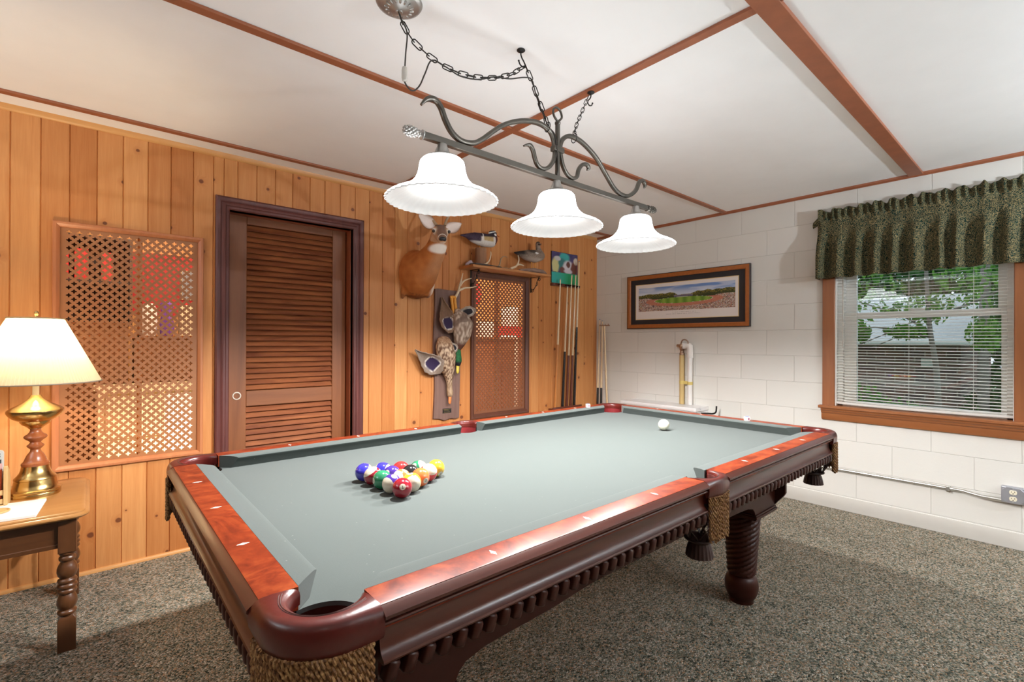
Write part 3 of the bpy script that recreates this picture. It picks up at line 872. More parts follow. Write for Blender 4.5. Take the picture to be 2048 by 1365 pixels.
ap = Vector((.366, .447, ZB)); e1 = Vector((math.cos(math.radians(93)), math.sin(math.radians(93)), 0))*.05725; e2 = Vector((math.cos(math.radians(33)), math.sin(math.radians(33)), 0))*.05725
def at(i, j): return ap+e1*i+e2*j     # i steps to the left corner, j to the right corner
RACK = [
 (0, 0, 7, 'maroon', 0, (.05, .1, 1), (0, 1, 0), 205, 'solid maroon ball with a 7, at the front point of the rack'),
 (1, 0, 12, 'purple', 1, (.2, .75, .6), (-.75, -.5, .55), None, 'purple striped ball with a 12, just left behind the front point'),
 (0, 1, 9, 'yellow', 1, (.2, -.9, -.3), (.0, .45, .85), None, 'white ball with yellow stripe, just right behind the front point'),
 (2, 0, 6, 'green', 0, (-.9, -.12, .35), (0, 1, 0), 20, 'solid green ball on the left edge of the rack'),
 (1, 1, 13, 'orange', 1, (.3, .8, .35), (-.75, -.2, .6), None, 'orange striped ball in the middle of the rack'),
 (0, 2, 5, 'orange', 0, (.62, -.36, .7), (0, 1, 0), -10, 'solid orange ball with a 5 on the right edge of the rack'),
 (3, 0, 15, 'maroon', 1, (-.8, -.5, -.3), (.45, .8, .4), None, 'maroon striped ball with white top, next to the solid blue corner ball'),
 (2, 1, 4, 'purple', 0, (-.55, .22, .8), (0, 1, 0), 160, 'solid purple ball with a 4 behind the green one'),
 (1, 2, 8, 'black', 0, (.3, .3, -.9), (0, 1, 0), 0, 'solid black ball inside the rack'),
 (0, 3, 11, 'red', 1, (.95, -.3, -.1), (.25, .65, .7), None, 'red striped ball with white cap beside the yellow corner ball'),
 (4, 0, 2, 'blue', 0, (.66, .62, .3), (0, 1, 0), 40, 'solid blue ball at the left back corner of the rack'),
 (3, 1, 10, 'blue', 1, (.4, .4, -.8), (-.9, -.2, .3), None, 'blue striped ball in the back row of the rack'),
 (2, 2, 3, 'red', 0, (.2, .2, -.95), (0, 1, 0), 0, 'solid red ball in the middle of the back row'),
 (1, 3, 14, 'green', 1, (-.55, .40, .72), (.80, .45, .35), None, 'green striped ball with a 14 in the back row'),
 (0, 4, 1, 'yellow', 0, (-.5, .6, -.5), (0, 1, 0), 0, 'solid yellow ball at the right back corner of the rack')]
for i, j, num, c, st, sp, po, spin, lab in RACK: ball(at(i, j), num, c, bool(st), sp, po, spin, lab)
# chalk
plain('chalk_paper', (.78, .74, .74), .7, var=.03); plain('chalk_label', (.30, .10, .15), .7, var=.3, scale=400); plain('chalk_face', (.10, .13, .30), .95)
def chalk(x, y, rz, label):
    o = thing('chalk_cube', (x, y, ZR), label, 'chalk', 'cue chalk cubes')
    M = Matrix.Translation((x, y, ZR)) @ Matrix.Rotation(rz, 4, 'Z')
    b = build('wrapper', MB().box(-.0115, .0115, -.0115, .0115, 0, .0205, M), 'chalk_paper', o, smooth=0, bevel=.0008)
    lb = MB()
    lb.box(-.0005, .008, -.0118, -.0114, .004, .016, M)
    build('label_patch', lb, 'chalk_label', o, smooth=0)
    build('chalk_top', MB().lathe([(0, .0208), (.006, .0212), (.0105, .022), (.0105, .0205)], (0, 0, 0), 16, M), 'chalk_face', o)
chalk(2.045, 1.166, -.55, 'small white cue chalk cube on the rail near the wall cues')
chalk(2.292, .293, -.75, 'small white cue chalk cube on the rail toward the window')
# ------------------------------------------------------------------ pendant over the table
LY = .57
pl = thing('pool_table_light', (1.135, LY, 1.905), 'dark wrought iron three-shade hanging light above the pool table', 'ceiling light')
build('bar', MB().box(.503, 1.782, LY-.010, LY+.010, 1.886, 1.908), 'iron_bronze', pl, bevel=.0015)
def finial(x, s):
    mb = MB(); M = Matrix.Rotation(s*PI/2, 4, 'Y')
    mb.lathe([(.013, 0), (.0165, .002), (.0165, .006), (.010, .009), (.008, .012), (.013, .016), (.013, .019), (.007, .023)], (x, LY, 1.897), 20, M)
    mb.ell((x+s*.046, LY, 1.897), (.027, .014, .014), None, 14, 10)
    for i in range(7):
        u = -.85+i*.27; r = .0145*math.sqrt(max(.03, 1-u*u))
        for k in range(7):
            a = 2*PI*(k+.5*(i % 2))/7
            mb.ell((x+s*(.046+u*.026), LY+r*math.cos(a), 1.897+r*math.sin(a)), (.0062, .0042, .0042), None, 8, 6)
    return build('finial', mb, 'fitter_nickel' if s < 0 else 'iron_bronze', pl, smooth=60)
finial(.503, -1); finial(1.782, 1)
sq = [(math.copysign(abs(math.cos(a))**.45, math.cos(a)), math.copysign(abs(math.sin(a))**.45, math.sin(a))) for a in [2*PI*k/12 for k in range(12)]]
def scroll(pts, r=.0088):
    P = spline([(x, LY, z) for x, z in pts], 6); n = len(P)
    rr = [r*(1-.55*sstep(n-9, n-1, i)) if True else r for i in range(n)]
    return build('scroll', MB().tube(P, rr, sec=sq, up=(0, 1, 0)), 'iron_bronze', pl, smooth=50)
Ls = [(.494, 1.994), (.517, 2.02), (.546, 2.027), (.569, 2.009), (.587, 1.973), (.614, 1.938), (.654, 1.920), (.703, 1.926), (.745, 1.952), (.789, 1.99), (.843, 2.032), (.909, 2.066), (.979, 2.088), (1.041, 2.094), (1.09, 2.080), (1.112, 2.048), (1.116, 2.013)]
scroll(Ls[::-1])
scroll([(1.118, 2.03), (1.119, 2.0), (1.11, 1.965), (1.082, 1.932), (1.048, 1.918), (1.020, 1.927), (1.005, 1.951), (.995, 1.978), (.976, 1.994), (.946, 1.983)], .0078)
scroll([(1.153, 2.01), (1.150, 2.037), (1.164, 2.068), (1.199, 2.092), (1.247, 2.097), (1.309, 2.083), (1.387, 2.045), (1.456, 1.987), (1.512, 1.941), (1.571, 1.921), (1.631, 1.929), (1.686, 1.966), (1.717, 2.014), (1.748, 2.026), (1.764, 2.008), (1.756, 1.992)])
scroll([(1.150, 2.03), (1.152, 2.008), (1.164, 1.966), (1.188, 1.934), (1.223, 1.920), (1.254, 1.933), (1.266, 1.966), (1.289, 1.993), (1.319, 2.001), (1.332, 1.988), (1.320, 1.978)], .0078)
st = MB().tube([(1.135, LY, 1.905), (1.135, LY, 2.125)], .0085, sec=sq)
st.lathe([(.0085, 2.118), (.012, 2.124), (.012, 2.131), (.006, 2.136)], (1.135, LY, 0), 14)
st.tube(spline([(1.135, LY, 2.134), (1.113, LY, 2.152), (1.110, LY, 2.176), (1.128, LY, 2.190), (1.150, LY, 2.183), (1.160, LY, 2.160), (1.148, LY, 2.144), (1.135, LY, 2.134)], 5), .0048, 8)
build('stem', st, 'iron_bronze', pl, smooth=50)
cb = MB().box(1.106, 1.164, LY-.0135, LY+.0135, 2.006, 2.028)
build('clasp', cb, 'iron_bronze', pl, bevel=.002)
SX = (.576, 1.131, 1.686)
ribs = lambda amp: (lambda r, z, a: r*(1+amp*min(1, max(0, (r-.055)/.13))*(math.cos(42*a))))
outer = [(.054, 1.836), (.066, 1.834), (.0735, 1.826), (.0765, 1.812), (.0785, 1.797), (.083, 1.780), (.091, 1.764), (.104, 1.749), (.122, 1.735), (.143, 1.724), (.162, 1.7155), (.176, 1.708), (.1835, 1.702), (.1865, 1.697)]
inner = [(.1845, 1.6935), (.1805, 1.6955), (.172, 1.7035), (.158, 1.711), (.140, 1.7195), (.119, 1.7305), (.101, 1.745), (.088, 1.760), (.080, 1.777), (.0755, 1.796), (.0735, 1.811), (.070, 1.823), (.063, 1.830), (.054, 1.832)]
for i, x in enumerate(SX):
    ft = MB().lathe([(.014, 1.888), (.0165, 1.886), (.0165, 1.882), (.0185, 1.876), (.026, 1.858), (.031, 1.851), (.038, 1.847), (.055, 1.842), (.060, 1.838), (.0615, 1.830), (.0605, 1.826), (.056, 1.826), (.055, 1.831), (.020, 1.834)], (x, LY, 0), 32)
    build('shade_holder', ft, 'fitter_nickel', pl, smooth=50)
    sh = build('glass_shade', MB().lathe(outer+inner, (x, LY, 0), 168, None, False, ribs(.019), True), 'frosted_glass', pl, smooth=70)
    sh.data.materials.append(MATS['frosted_glass_inside'])
    for f in sh.data.polygons:
        if f.normal.z < -.05 or (f.normal.x*(f.center.x+1.135-x)+f.normal.y*f.center.y) < -.01: f.material_index = 1
    bb = MB().lathe([(.013, 1.835), (.013, 1.815), (.018, 1.800), (.027, 1.783), (.030, 1.768), (.027, 1.752), (.018, 1.741), (.001, 1.737)], (x, LY, 0), 20)
    build('bulb', bb, 'lit_bulb', sh, smooth=80)
def chain(name, path, parent, mat='chain_iron', ll=.040, lw=.0105, wire=.0021):
    L = sum((Vector(b)-Vector(a)).length for a, b in zip(path[:-1], path[1:]))
    n = max(2, round(L/(ll-2*wire-.004)))
    P = resample(path, n+1); mb = MB()
    for i in range(n):
        a, b = P[i], P[i+1]; d = (b-a).normalized(); c = (a+b)/2
        up = Vector((0, 0, 1)) if abs(d.z) < .95 else Vector((1, 0, 0))
        u = (up-d*up.dot(d)).normalized(); v = d.cross(u)
        w = (u*.8+v*.6) if i % 2 else (v*.8-u*.6)
        hl = ll/2-lw*.75; ring = []
        for k in range(8): an = -PI/2+PI*k/7; ring.append(c+d*(hl+lw*.75*math.cos(an))+w*(lw*.75*math.sin(an)))
        for k in range(8): an = PI/2+PI*k/7; ring.append(c+d*(-hl+lw*.75*math.cos(an))+w*(lw*.75*math.sin(an)))
        mb.tube(ring, wire, 6, loop=True)
    return build(name, mb, mat, parent, smooth=70)
HK1, HK2, CAN = Vector((.946, .588, ZC)), Vector((1.380, .598, ZC-.012)), Vector((.463, .662, ZC))
sag = [(.463, .662, 2.325), (.478, .660, 2.285), (.515, .655, 2.247), (.56, .65, 2.222), (.62, .64, 2.200), (.69, .63, 2.193), (.76, .62, 2.200), (.83, .61, 2.219), (.90, .598, 2.252), (.965, .590, 2.305)]
chain('chain', sag, pl)
chain('chain', [(.968, .590, 2.318), (1.0, .585, 2.262), (1.035, .578, 2.19), (1.066, LY, 2.125), (1.074, LY, 2.098)], pl)
chain('chain', [(1.358, .595, 2.322), (1.31, .588, 2.24), (1.262, .577, 2.165), (1.238, LY, 2.118), (1.236, LY, 2.098)], pl, ll=.034, lw=.0085, wire=.0017)
rg = MB()
for cx in (1.076, 1.237): rg.tube([(cx+.004*math.cos(a), LY+.019*math.cos(a), 2.094+.019*math.sin(a)) for a in [2*PI*k/24 for k in range(24)]], .0018, 6, loop=True)
build('hanging_ring', rg, 'chain_iron', pl, smooth=70)
cn = MB().lathe([(.0, .0), (.075, 0), (.077, -.004), (.073, -.010), (.062, -.015), (.052, -.017), (.030, -.028), (.012, -.033), (.010, -.036), (0, -.037)], CAN, 36)
for k in range(16):
    a = 2*PI*k/16; cn.ell((CAN.x+.036*math.cos(a), CAN.y+.036*math.sin(a), ZC-.022), (.013, .0045, .005), Matrix.Rotation(a, 4, 'Z'), 8, 6)
build('canopy', cn, 'fitter_nickel', pl, smooth=40)
cd = spline([(.470, .655, 2.30), (.486, .650, 2.262), (.480, .648, 2.19), (.475, .645, 2.125), (.476, .645, 2.090), (.503, .645, 2.072), (.531, .645, 2.098), (.553, .645, 2.149), (.580, .645, 2.205), (.63, .635, 2.197), (.69, .632, 2.185), (.76, .618, 2.192), (.83, .612, 2.224), (.90, .600, 2.238), (.965, .588, 2.262), (1.0, .582, 2.262), (1.02, .580, 2.21), (1.05, .575, 2.15), (1.08, LY, 2.10), (1.11, LY-.012, 2.06), (1.125, LY-.012, 1.95), (1.125, LY-.005, 1.905)], 5)
build('power_cord', MB().tube(cd, .0026, 6), 'cord_brown', pl, smooth=70)
build('inline_switch', MB().lathe([(.003, .026), (.008, .022), (.0095, .012), (.0095, -.012), (.008, -.022), (.003, -.026)], (.4745, .645, 2.118), 12), 'clear_plastic', pl)
def ceiling_hook(p, s, label):
    o = thing('ceiling_hook', p, label, 'hook', 'ceiling hooks of the pool light')
    mb = MB().lathe([(0, 0), (.016, 0), (.0165, -.003), (.012, -.006), (.005, -.010), (0, -.010)], p, 18)
    build('rosette', mb, 'black_iron', o)
    q = [(0, 0, -.006), (0, 0, -.018), (.006*s, 0, -.030), (.016*s, 0, -.040), (.022*s, 0, -.052), (.012*s, 0, -.062), (-.004*s, 0, -.058), (-.011*s, 0, -.046)]
    hk = MB().tube([Vector(p)+v for v in spline(q, 4)], .0028, 6); hk.ell(Vector(p)+Vector(q[-1]), .004, None, 8, 6)
    build('hook', hk, 'black_iron', o, smooth=70)
ceiling_hook(HK1, 1, 'black ceiling hook carrying the swagged chain over the pool table')
ceiling_hook(HK2, -1, 'black ceiling hook screwed into the brown ceiling batten')

# ------------------------------------------------------------------ end table and what stands on it
ZT = .550
et = thing('end_table', (-.70, 2.05, 0), 'maple end table with turned bobbin legs below the pierced panel', 'table')
ex0, ex1, ey0, ey1 = -1.04, -.312, 1.735, 2.395
def rrect(x0, x1, y0, y1, r, n=6, cut=None):
    return arc(x1-r, y0+r, r, -90, 0, n)+arc(x1-r, y1-r, r, 0, 90, n)+arc(x0+r, y1-r, r, 90, 180, n)+arc(x0+r, y0+r, r, 180, 270, n)
tp = MB(); rings = []
for ins, z in ((.020, ZT-.030), (.010, ZT-.028), (.003, ZT-.024), (0, ZT-.019), (.001, ZT-.014), (.006, ZT-.010), (.012, ZT-.008), (.0125, ZT-.005), (.015, ZT-.002), (.019, ZT)):
    rings.append([Vector((x, y, z)) for x, y in rrect(ex0+ins, ex1-ins, ey0+ins, ey1-ins, .055-ins*.7)])
tp.loft(rings)
build('table_top', tp, 'maple_top', et, smooth=30)
lx, ly = (-.378, -.975), (1.795, 2.345)
for q, (xa, xb, ya, yb) in enumerate(((lx[1], lx[0], 1.782, 1.802), (lx[1], lx[0], 2.338, 2.358), (-.392, -.372, ly[0], ly[1]), (-.982, -.962, ly[0], ly[1]))):
    mb = MB().box(xa, xb, ya, yb, .415, ZT-.028); mb.box(xa, xb, ya-.004 if q < 2 else ya, yb+.004 if q < 2 else yb, .408, .425)
    build('apron', mb, 'maple_apron', et, smooth=0, bevel=.002)
tprof = [(.022, .392), (.024, .388), (.026, .382), (.024, .376), (.0195, .373), (.0255, .367), (.0265, .361), (.0255, .355), (.021, .351), (.021, .346), (.0265, .336), (.031, .322), (.032, .308), (.0285, .294), (.0215, .284), (.0285, .279), (.0305, .273), (.0285, .267), (.023, .264), (.0295, .259), (.0315, .252), (.0295, .246), (.023, .243), (.0285, .238), (.0305, .232), (.0285, .226), (.0215, .222), (.0265, .212), (.031, .198), (.032, .184), (.0285, .170), (.0215, .160), (.0285, .155), (.0305, .149), (.0285, .143), (.022, .140), (.0225, .134)]
fl = None
for x in lx:
    for y in ly:
        if fl is None:
            mb = MB().box(x-.0275, x+.0275, y-.0275, y+.0275, .388, ZT-.029).lathe(tprof, (x, y, 0), 24)
            # chamfered square foot
            mb.loft([[Vector((x+sx*w, y+sy*w, z)) for sx, sy in ((-1, -1), (1, -1), (1, 1), (-1, 1))] for w, z in ((.018, .140), (.0275, .122), (.0275, .0))])
            fl = build('leg', mb, 'maple_leg', et, smooth=40, bevel=.0015); f0 = (x, y)
        else:
            l = fl.copy(); COL.objects.link(l); l.parent = et; l.location = (x-f0[0], y-f0[1], 0)
# table lamp
TX, TY = -.492, 2.145
tl = thing('table_lamp', (TX, TY, ZT), 'brass and turned wood table lamp with a wide pleated cream shade', 'table lamp')
build('lamp_base', MB().lathe([(0, ZT), (.083, ZT), (.084, ZT+.012), (.0825, ZT+.016), (.084, ZT+.020), (.083, ZT+.026), (.077, ZT+.030), (.0735, ZT+.034), (.070, ZT+.052), (.0665, ZT+.070), (.0685, ZT+.072), (.068, ZT+.077), (.060, ZT+.086), (.052, ZT+.098), (.0475, ZT+.110), (.0455, ZT+.122), (.0445, ZT+.128), (.0, ZT+.129)], (TX, TY, 0), 48), 'polished_brass', tl, smooth=40)
build('turned_column', MB().lathe([(0, .678), (.044, .678), (.046, .683), (.0455, .690), (.040, .695), (.037, .700), (.033, .712), (.028, .724), (.024, .730), (.0175, .740), (.0165, .748), (.024, .756), (.0285, .762), (.0285, .766), (.021, .772), (.0175, .779), (.024, .786), (.036, .796), (.0385, .802), (.036, .808), (.026, .815), (.0195, .824), (.0175, .833), (.021, .840), (0, .841)], (TX, TY, 0), 40), 'lamp_wood', tl, smooth=40)
build('brass_font', MB().lathe([(0, .840), (.024, .840), (.027, .845), (.034, .850), (.044, .857), (.050, .867), (.052, .872), (.060, .876), (.074, .884), (.086, .897), (.0915, .908), (.0925, .914), (.092, .919), (.089, .922), (.080, .930), (.062, .940), (.044, .951), (.030, .963), (.022, .972), (.019, .980), (.017, .984), (0, .985)], (TX, TY, 0), 48), 'polished_brass', tl, smooth=35)
build('socket', MB().lathe([(0, .984), (.011, .984), (.011, 1.03), (.016, 1.04), (.017, 1.085), (.008, 1.09), (0, 1.09)], (TX, TY, 0), 20), 'ivory_plastic', tl)
hp = MB()
for s in (-1, 1): hp.tube(spline([(TX+s*.014, TY, 1.035), (TX+s*.05, TY, 1.09), (TX+s*.062, TY, 1.17), (TX+s*.05, TY, 1.26), (TX, TY, 1.318)], 5), .0022, 6)
build('harp', hp, 'polished_brass', tl)
plead = lambda r, z, a: r*(1+.0045*math.sin(110*a))
so = [(.090, 1.318), (.0905, 1.314), (.217, 1.046), (.219, 1.040)]
si = [(.2165, 1.041), (.088, 1.3135)]
shd = MB()
prof = [(.0905+(.219-.0905)*i/10, 1.318-(1.318-1.038)*i/10) for i in range(11)]
shd.loft([[Vector((TX+plead(r, z, 2*PI*k/330)*math.cos(2*PI*k/330), TY+plead(r, z, 2*PI*k/330)*math.sin(2*PI*k/330), z)) for k in range(330)] for r, z in prof], True, False, False)
lsh = build('lamp_shade', shd, 'pleated_linen', tl, smooth=0)
tr = MB()
for r, z in ((.0915, 1.318), (.2195, 1.040)): tr.tube([(TX+r*math.cos(2*PI*k/72), TY+r*math.sin(2*PI*k/72), z) for k in range(72)], .003, 6, loop=True)
build('shade_trim', tr, 'pleated_linen', lsh, smooth=70)
sp = MB()
for k in range(3):
    a = 2*PI*k/3+.4; sp.tube([(TX, TY, 1.316), (TX+.089*math.cos(a), TY+.089*math.sin(a), 1.316)], .0015, 5)
build('shade_spider', sp, 'polished_brass', lsh)
build('finial', MB().lathe([(.0, 1.318), (.007, 1.318), (.006, 1.326), (.0045, 1.330), (.0075, 1.337), (.008, 1.343), (.004, 1.350), (0, 1.352)], (TX, TY, 0), 16), 'polished_brass', tl)
build('bulb', MB().lathe([(.012, 1.09), (.016, 1.10), (.028, 1.125), (.030, 1.145), (.024, 1.165), (.010, 1.176), (.001, 1.178)], (TX, TY, 0), 18), 'warm_bulb', tl, smooth=80)
# papers
def sheet_stack(name, quad, z0, z1, mat):
    mb = MB(); mb.loft([[Vector((x, y, z)) for x, y in quad] for z in (z0, z1)]); return mb
n = build('note_pad', sheet_stack('', [(-.70, 1.790), (-.466, 1.766), (-.449, 2.004), (-.70, 2.030)], ZT, ZT+.009, ''), 'paper', at=(-.58, 1.9, ZT), smooth=0, bevel=.0008)
tag(n, 'white writing pad lying on the front of the end table', 'paper pad')
er = MB(); er.lathe([(0, .559), (.034, .559), (.039, .5605), (.041, .564), (.038, .566), (.034, .562), (0, .5612)], (-.585, 1.892, 0), 28)
tag(build('coaster_dish', er, 'rack_pine', at=(-.585, 1.892, .559)), 'small round pale dish on the white writing pad', 'dish')
# letter rack with mail and a remote
n_before = set(bpy.data.objects)
rk = thing('letter_rack', (-.66, 2.08, ZT), 'slatted pine letter rack with arched end beside the lamp', 'letter rack')
def arch_panel(x, y0, y1, h):
    out = [(y0, 0), (y1, 0), (y1, h*.55)]+[(y0+(y1-y0)*(1-i/10), h*.55+h*.45*math.sin(PI/2*i/10)**.8) for i in range(1, 10)]+[(y0, h)]
    return out
for xx in (-.588, -.80):
    mb = MB().prism(arch_panel(xx, 1.998, 2.105, .165), xx, xx+.012, Matrix.Translation((0, 0, ZT)) @ MY)
    build('end_panel', mb, 'rack_pine', rk, smooth=30, bevel=.002)
for y, z0, z1 in ((2.002, .566, .585), (2.002, .60, .62), (2.05, .585, .66), (2.095, .57, .70)):
    build('slat', MB().box(-.79, -.583, y, y+.007, z0, z1), 'rack_pine', rk, smooth=0, bevel=.001)
build('rack_floor', MB().box(-.79, -.583, 1.998, 2.103, ZT+.004, ZT+.012), 'rack_pine', rk, smooth=0)
for nm, mt, y, h, lab in (('envelope', 'envelope_red', 2.020, .135, 'orange red envelope standing at the front of the letter rack'), ('envelope', 'envelope_pink', 2.034, .158, 'pink envelope standing behind the orange one in the letter rack')):
    M = Matrix.Translation((-.69, y, ZT+.013)) @ Matrix.Rotation(math.radians(-5), 4, 'X')
    e = build(nm, MB().box(-.095, .095, -.0015, .0015, 0, h, M), mt, at=(-.69, y, ZT+.013), smooth=0)
    tag(e, lab, 'envelope', 'mail in the letter rack')
M = Matrix.Translation((-.626, 2.074, ZT+.0148)) @ Matrix.Rotation(math.radians(-2), 4, 'X')
rm = thing('remote_control', (-.626, 2.074, ZT+.0148), 'pale grey remote handset standing in the letter rack', 'remote')
mb = MB().prism(rrect(-.032, .032, 0, .205, .012), -.011, .011, M @ MX)
build('case', mb, 'remote_grey', rm, smooth=40, bevel=.003)
build('panel', MB().box(-.026, .026, -.0122, -.0115, .140, .168, M), 'remote_key', rm, smooth=0)
kb = MB()
for i in range(3):
    for j in range(2): kb.box(-.024+i*.018, -.024+i*.018+.011, -.0128, -.0115, .178+j*.010, .178+j*.010+.0055, M)
build('buttons', kb, 'remote_key', rm, smooth=0)
for o in set(bpy.data.objects)-n_before:
    if o.parent is None: o.location += Vector((.014, -.012, 0))
# ------------------------------------------------------------------ trophies on the pine wall
def W(x, off, z): return Vector((x, YW-off, z))
def chain_vol(mb, keys, sub=6):
    for (c0, r0), (c1, r1) in zip(keys[:-1], keys[1:]):
        for i in range(sub):
            t = i/sub
            mb.ell(W(*lerp(c0, c1, t)), lerp(r0, r1, t), None, 16, 12)
    mb.ell(W(*keys[-1][0]), keys[-1][1], None, 16, 12)
def leaf(mb, b, t, w, n, cup, col_in, col_out, nu=12, nv=8, shape=lambda u: math.sin(PI*u**.75)**.8):
    b, t, n = Vector(b), Vector(t), Vector(n).normalized(); ax = t-b; sd = ax.cross(n).normalized()
    mb.grid(lambda v, u: b+ax*u+sd*(w*shape(max(.02, min(.985, u)))*(2*v-1))-n*(cup*(1-(2*v-1)**2)*math.sin(PI*min(1, u+.1))), nv, nu,
            lambda v, u: lerp(col_in, col_out, sstep(.62, .98, max(abs(2*v-1), abs(2*u-1.0)**2))))
deer = thing('mounted_deer_head', W(1.60, 0, 1.55), 'mounted deer head and shoulders with big pale ears on the pine wall', 'hunting trophy')
vol = MB()
chain_vol(vol, [((1.615, .012, 1.752), (.162, .03, .195)), ((1.597, .08, 1.742), (.142, .06, .18)), ((1.597, .15, 1.765), (.118, .06, .152)), ((1.605, .21, 1.825), (.095, .065, .12)),
                ((1.612, .27, 1.885), (.082, .07, .09)), ((1.612, .32, 1.945), (.072, .068, .075)), ((1.605, .345, 2.0), (.062, .06, .062)), ((1.597, .375, 2.02), (.060, .056, .056))])
chain_vol(vol, [((1.597, .375, 2.02), (.060, .056, .056)), ((1.578, .42, 1.992), (.046, .046, .046)), ((1.553, .468, 1.957), (.034, .036, .036)), ((1.533, .503, 1.938), (.031, .030, .031))], 8)
chain_vol(vol, [((1.535, .03, 1.63), (.055, .03, .055)), ((1.60, .06, 1.615), (.075, .05, .058)), ((1.66, .09, 1.63), (.05, .045, .06)), ((1.685, .07, 1.68), (.05, .05, .07))], 6)
chain_vol(vol, [((1.495, .02, 1.62), (.022, .02, .06)), ((1.487, .02, 1.575), (.014, .014, .03))], 3)
chain_vol(vol, [((1.693, .06, 1.62), (.018, .03, .045)), ((1.683, .06, 1.585), (.02, .025, .02))], 3)
HF = Vector((1.533-1.597, -(.503-.375), 1.938-2.02)).normalized()
HS = HF.cross(Vector((0, 0, 1))).normalized(); HU = HS.cross(HF).normalized()
SK = W(1.597, .375, 2.02)
for s in (-1, 1): vol.ell(SK+HF*.035+HS*(s*.042)+HU*.022, (.024, .024, .022), None, 12, 8)
def deercol(p, n):
    x, off, z = p.x, YW-p.y, p.z
    nz = noise.noise(p*22)*.5+.5; n2 = noise.noise(p*60)*.5+.5
    base = lerp((.34, .098, .020), (.52, .180, .048), nz)
    # lighter flank at the front of the neck and brisket
    q = (p-SK).dot(HF)
    front = sstep(-.1, .7, n.dot(Vector((.55, -.55, -.25)).normalized()))
    c = lerp(base, (.66, .44, .27), front*.28*sstep(1.62, 1.8, z)*sstep(.04, .2, off))
    # throat patch
    d = (p-W(1.60, .365, 1.902)); c = lerp(c, (.84, .76, .68), sstep(.082, .05, math.sqrt((d.x*.85)**2+d.y**2*.6+(d.z*2.0)**2)))
    # brisket white
    d = (p-W(1.70, .08, 1.66)); c = lerp(c, (.74, .60, .48), sstep(.10, .05, math.sqrt(d.x**2*2.2+d.y**2+d.z**2*.5)))
    c = lerp(c, (.13, .045, .02), .75*sstep(1.60, 1.565, z+.05*(n2-.5)))
    c = lerp(c, (.20, .08, .03), .6*sstep(1.93, 1.955, z)*sstep(.2, .1, off))
    if (q > -.02 or z > 1.975) and (p-SK).dot(HU) > -.062:
        u = (p-SK).dot(HU); s = abs((p-SK).dot(HS))
        c = lerp(c, (.52, .30, .17), sstep(-.03, .02, q))
        c = lerp(c, (.20, .12, .09), sstep(.012, .035, u)*sstep(.045, .02, s))
        c = lerp(c, (.24, .14, .10), sstep(.06, .1, q)*sstep(0, .02, u))
        e = (p-(SK+HF*.045+HS*(.052 if (p-SK).dot(HS) > 0 else -.052)+HU*.018)).length
        c = lerp(c, (.72, .62, .52), sstep(.030, .018, e))
        c = lerp(c, (.82, .76, .68), sstep(.128, .136, q)*sstep(.152, .146, q))
        c = lerp(c, (.84, .76, .66), sstep(.09, .13, q)*sstep(-.008, -.020, u))
    return c
organic('hide', vol, .0075, deercol, 'fur', deer, iters=4)
nb = MB(); Mh = Matrix((HS, HF, HU)).transposed().to_4x4()
nb.ell(SK+HF*.178+HU*.006, (.026, .016, .019), Mh, 16, 12)
build('nose', nb, 'nose_black', deer, smooth=80)
mo = MB(); mo.tube([SK+HF*(.172-.055*abs(a)**1.3)+HS*(.026*a)-HU*(.019+.003*abs(a)) for a in [-1+i/6 for i in range(13)]], .0028, 6)
build('mouth_line', mo, 'nose_black', deer, smooth=80)
for s in (-1, 1):
    build('eye', MB().ell(SK+HF*.052+HS*(s*.0555)+HU*.022, (.0125, .0125, .0125), None, 14, 10), 'glass_eye', deer, smooth=80)
E1 = MB(); leaf(E1, SK+Vector((-.040, .005, .030)), W(1.432, .345, 2.128), .047, (-.45, -.85, .1), .020, (.80, .70, .65), (.36, .20, .12))
build('ear', E1, 'fur', deer, smooth=80, col=True, solid=.004)
E2 = MB(); leaf(E2, SK+Vector((.045, .005, .020)), W(1.812, .335, 2.128), .047, (-.45, -.85, .1), .020, (.80, .70, .65), (.36, .20, .12))
build('ear', E2, 'fur', deer, smooth=80, col=True, solid=.004)
for s in (-1, 1):
    A = MB(); b = SK+HS*(s*.030)+HU*.050-HF*.005
    A.tube(spline([b, b+HS*(s*.03)+Vector((0, .02, .06)), b+HS*(s*.075)+Vector((0, .0, .13)), b+HS*(s*.07)+Vector((0, -.06, .20))], 5), [.011-.0004*i for i in range(16)], 8)
    A.tube(spline([b+HS*(s*.045)+Vector((0, .015, .085)), b+HS*(s*.03)+Vector((0, -.03, .14)), b+HS*(s*.035)+Vector((0, -.04, .17))], 4), [.007-.0006*i for i in range(9)], 7)
    build('antler', A, 'antler_brown', deer, smooth=80)

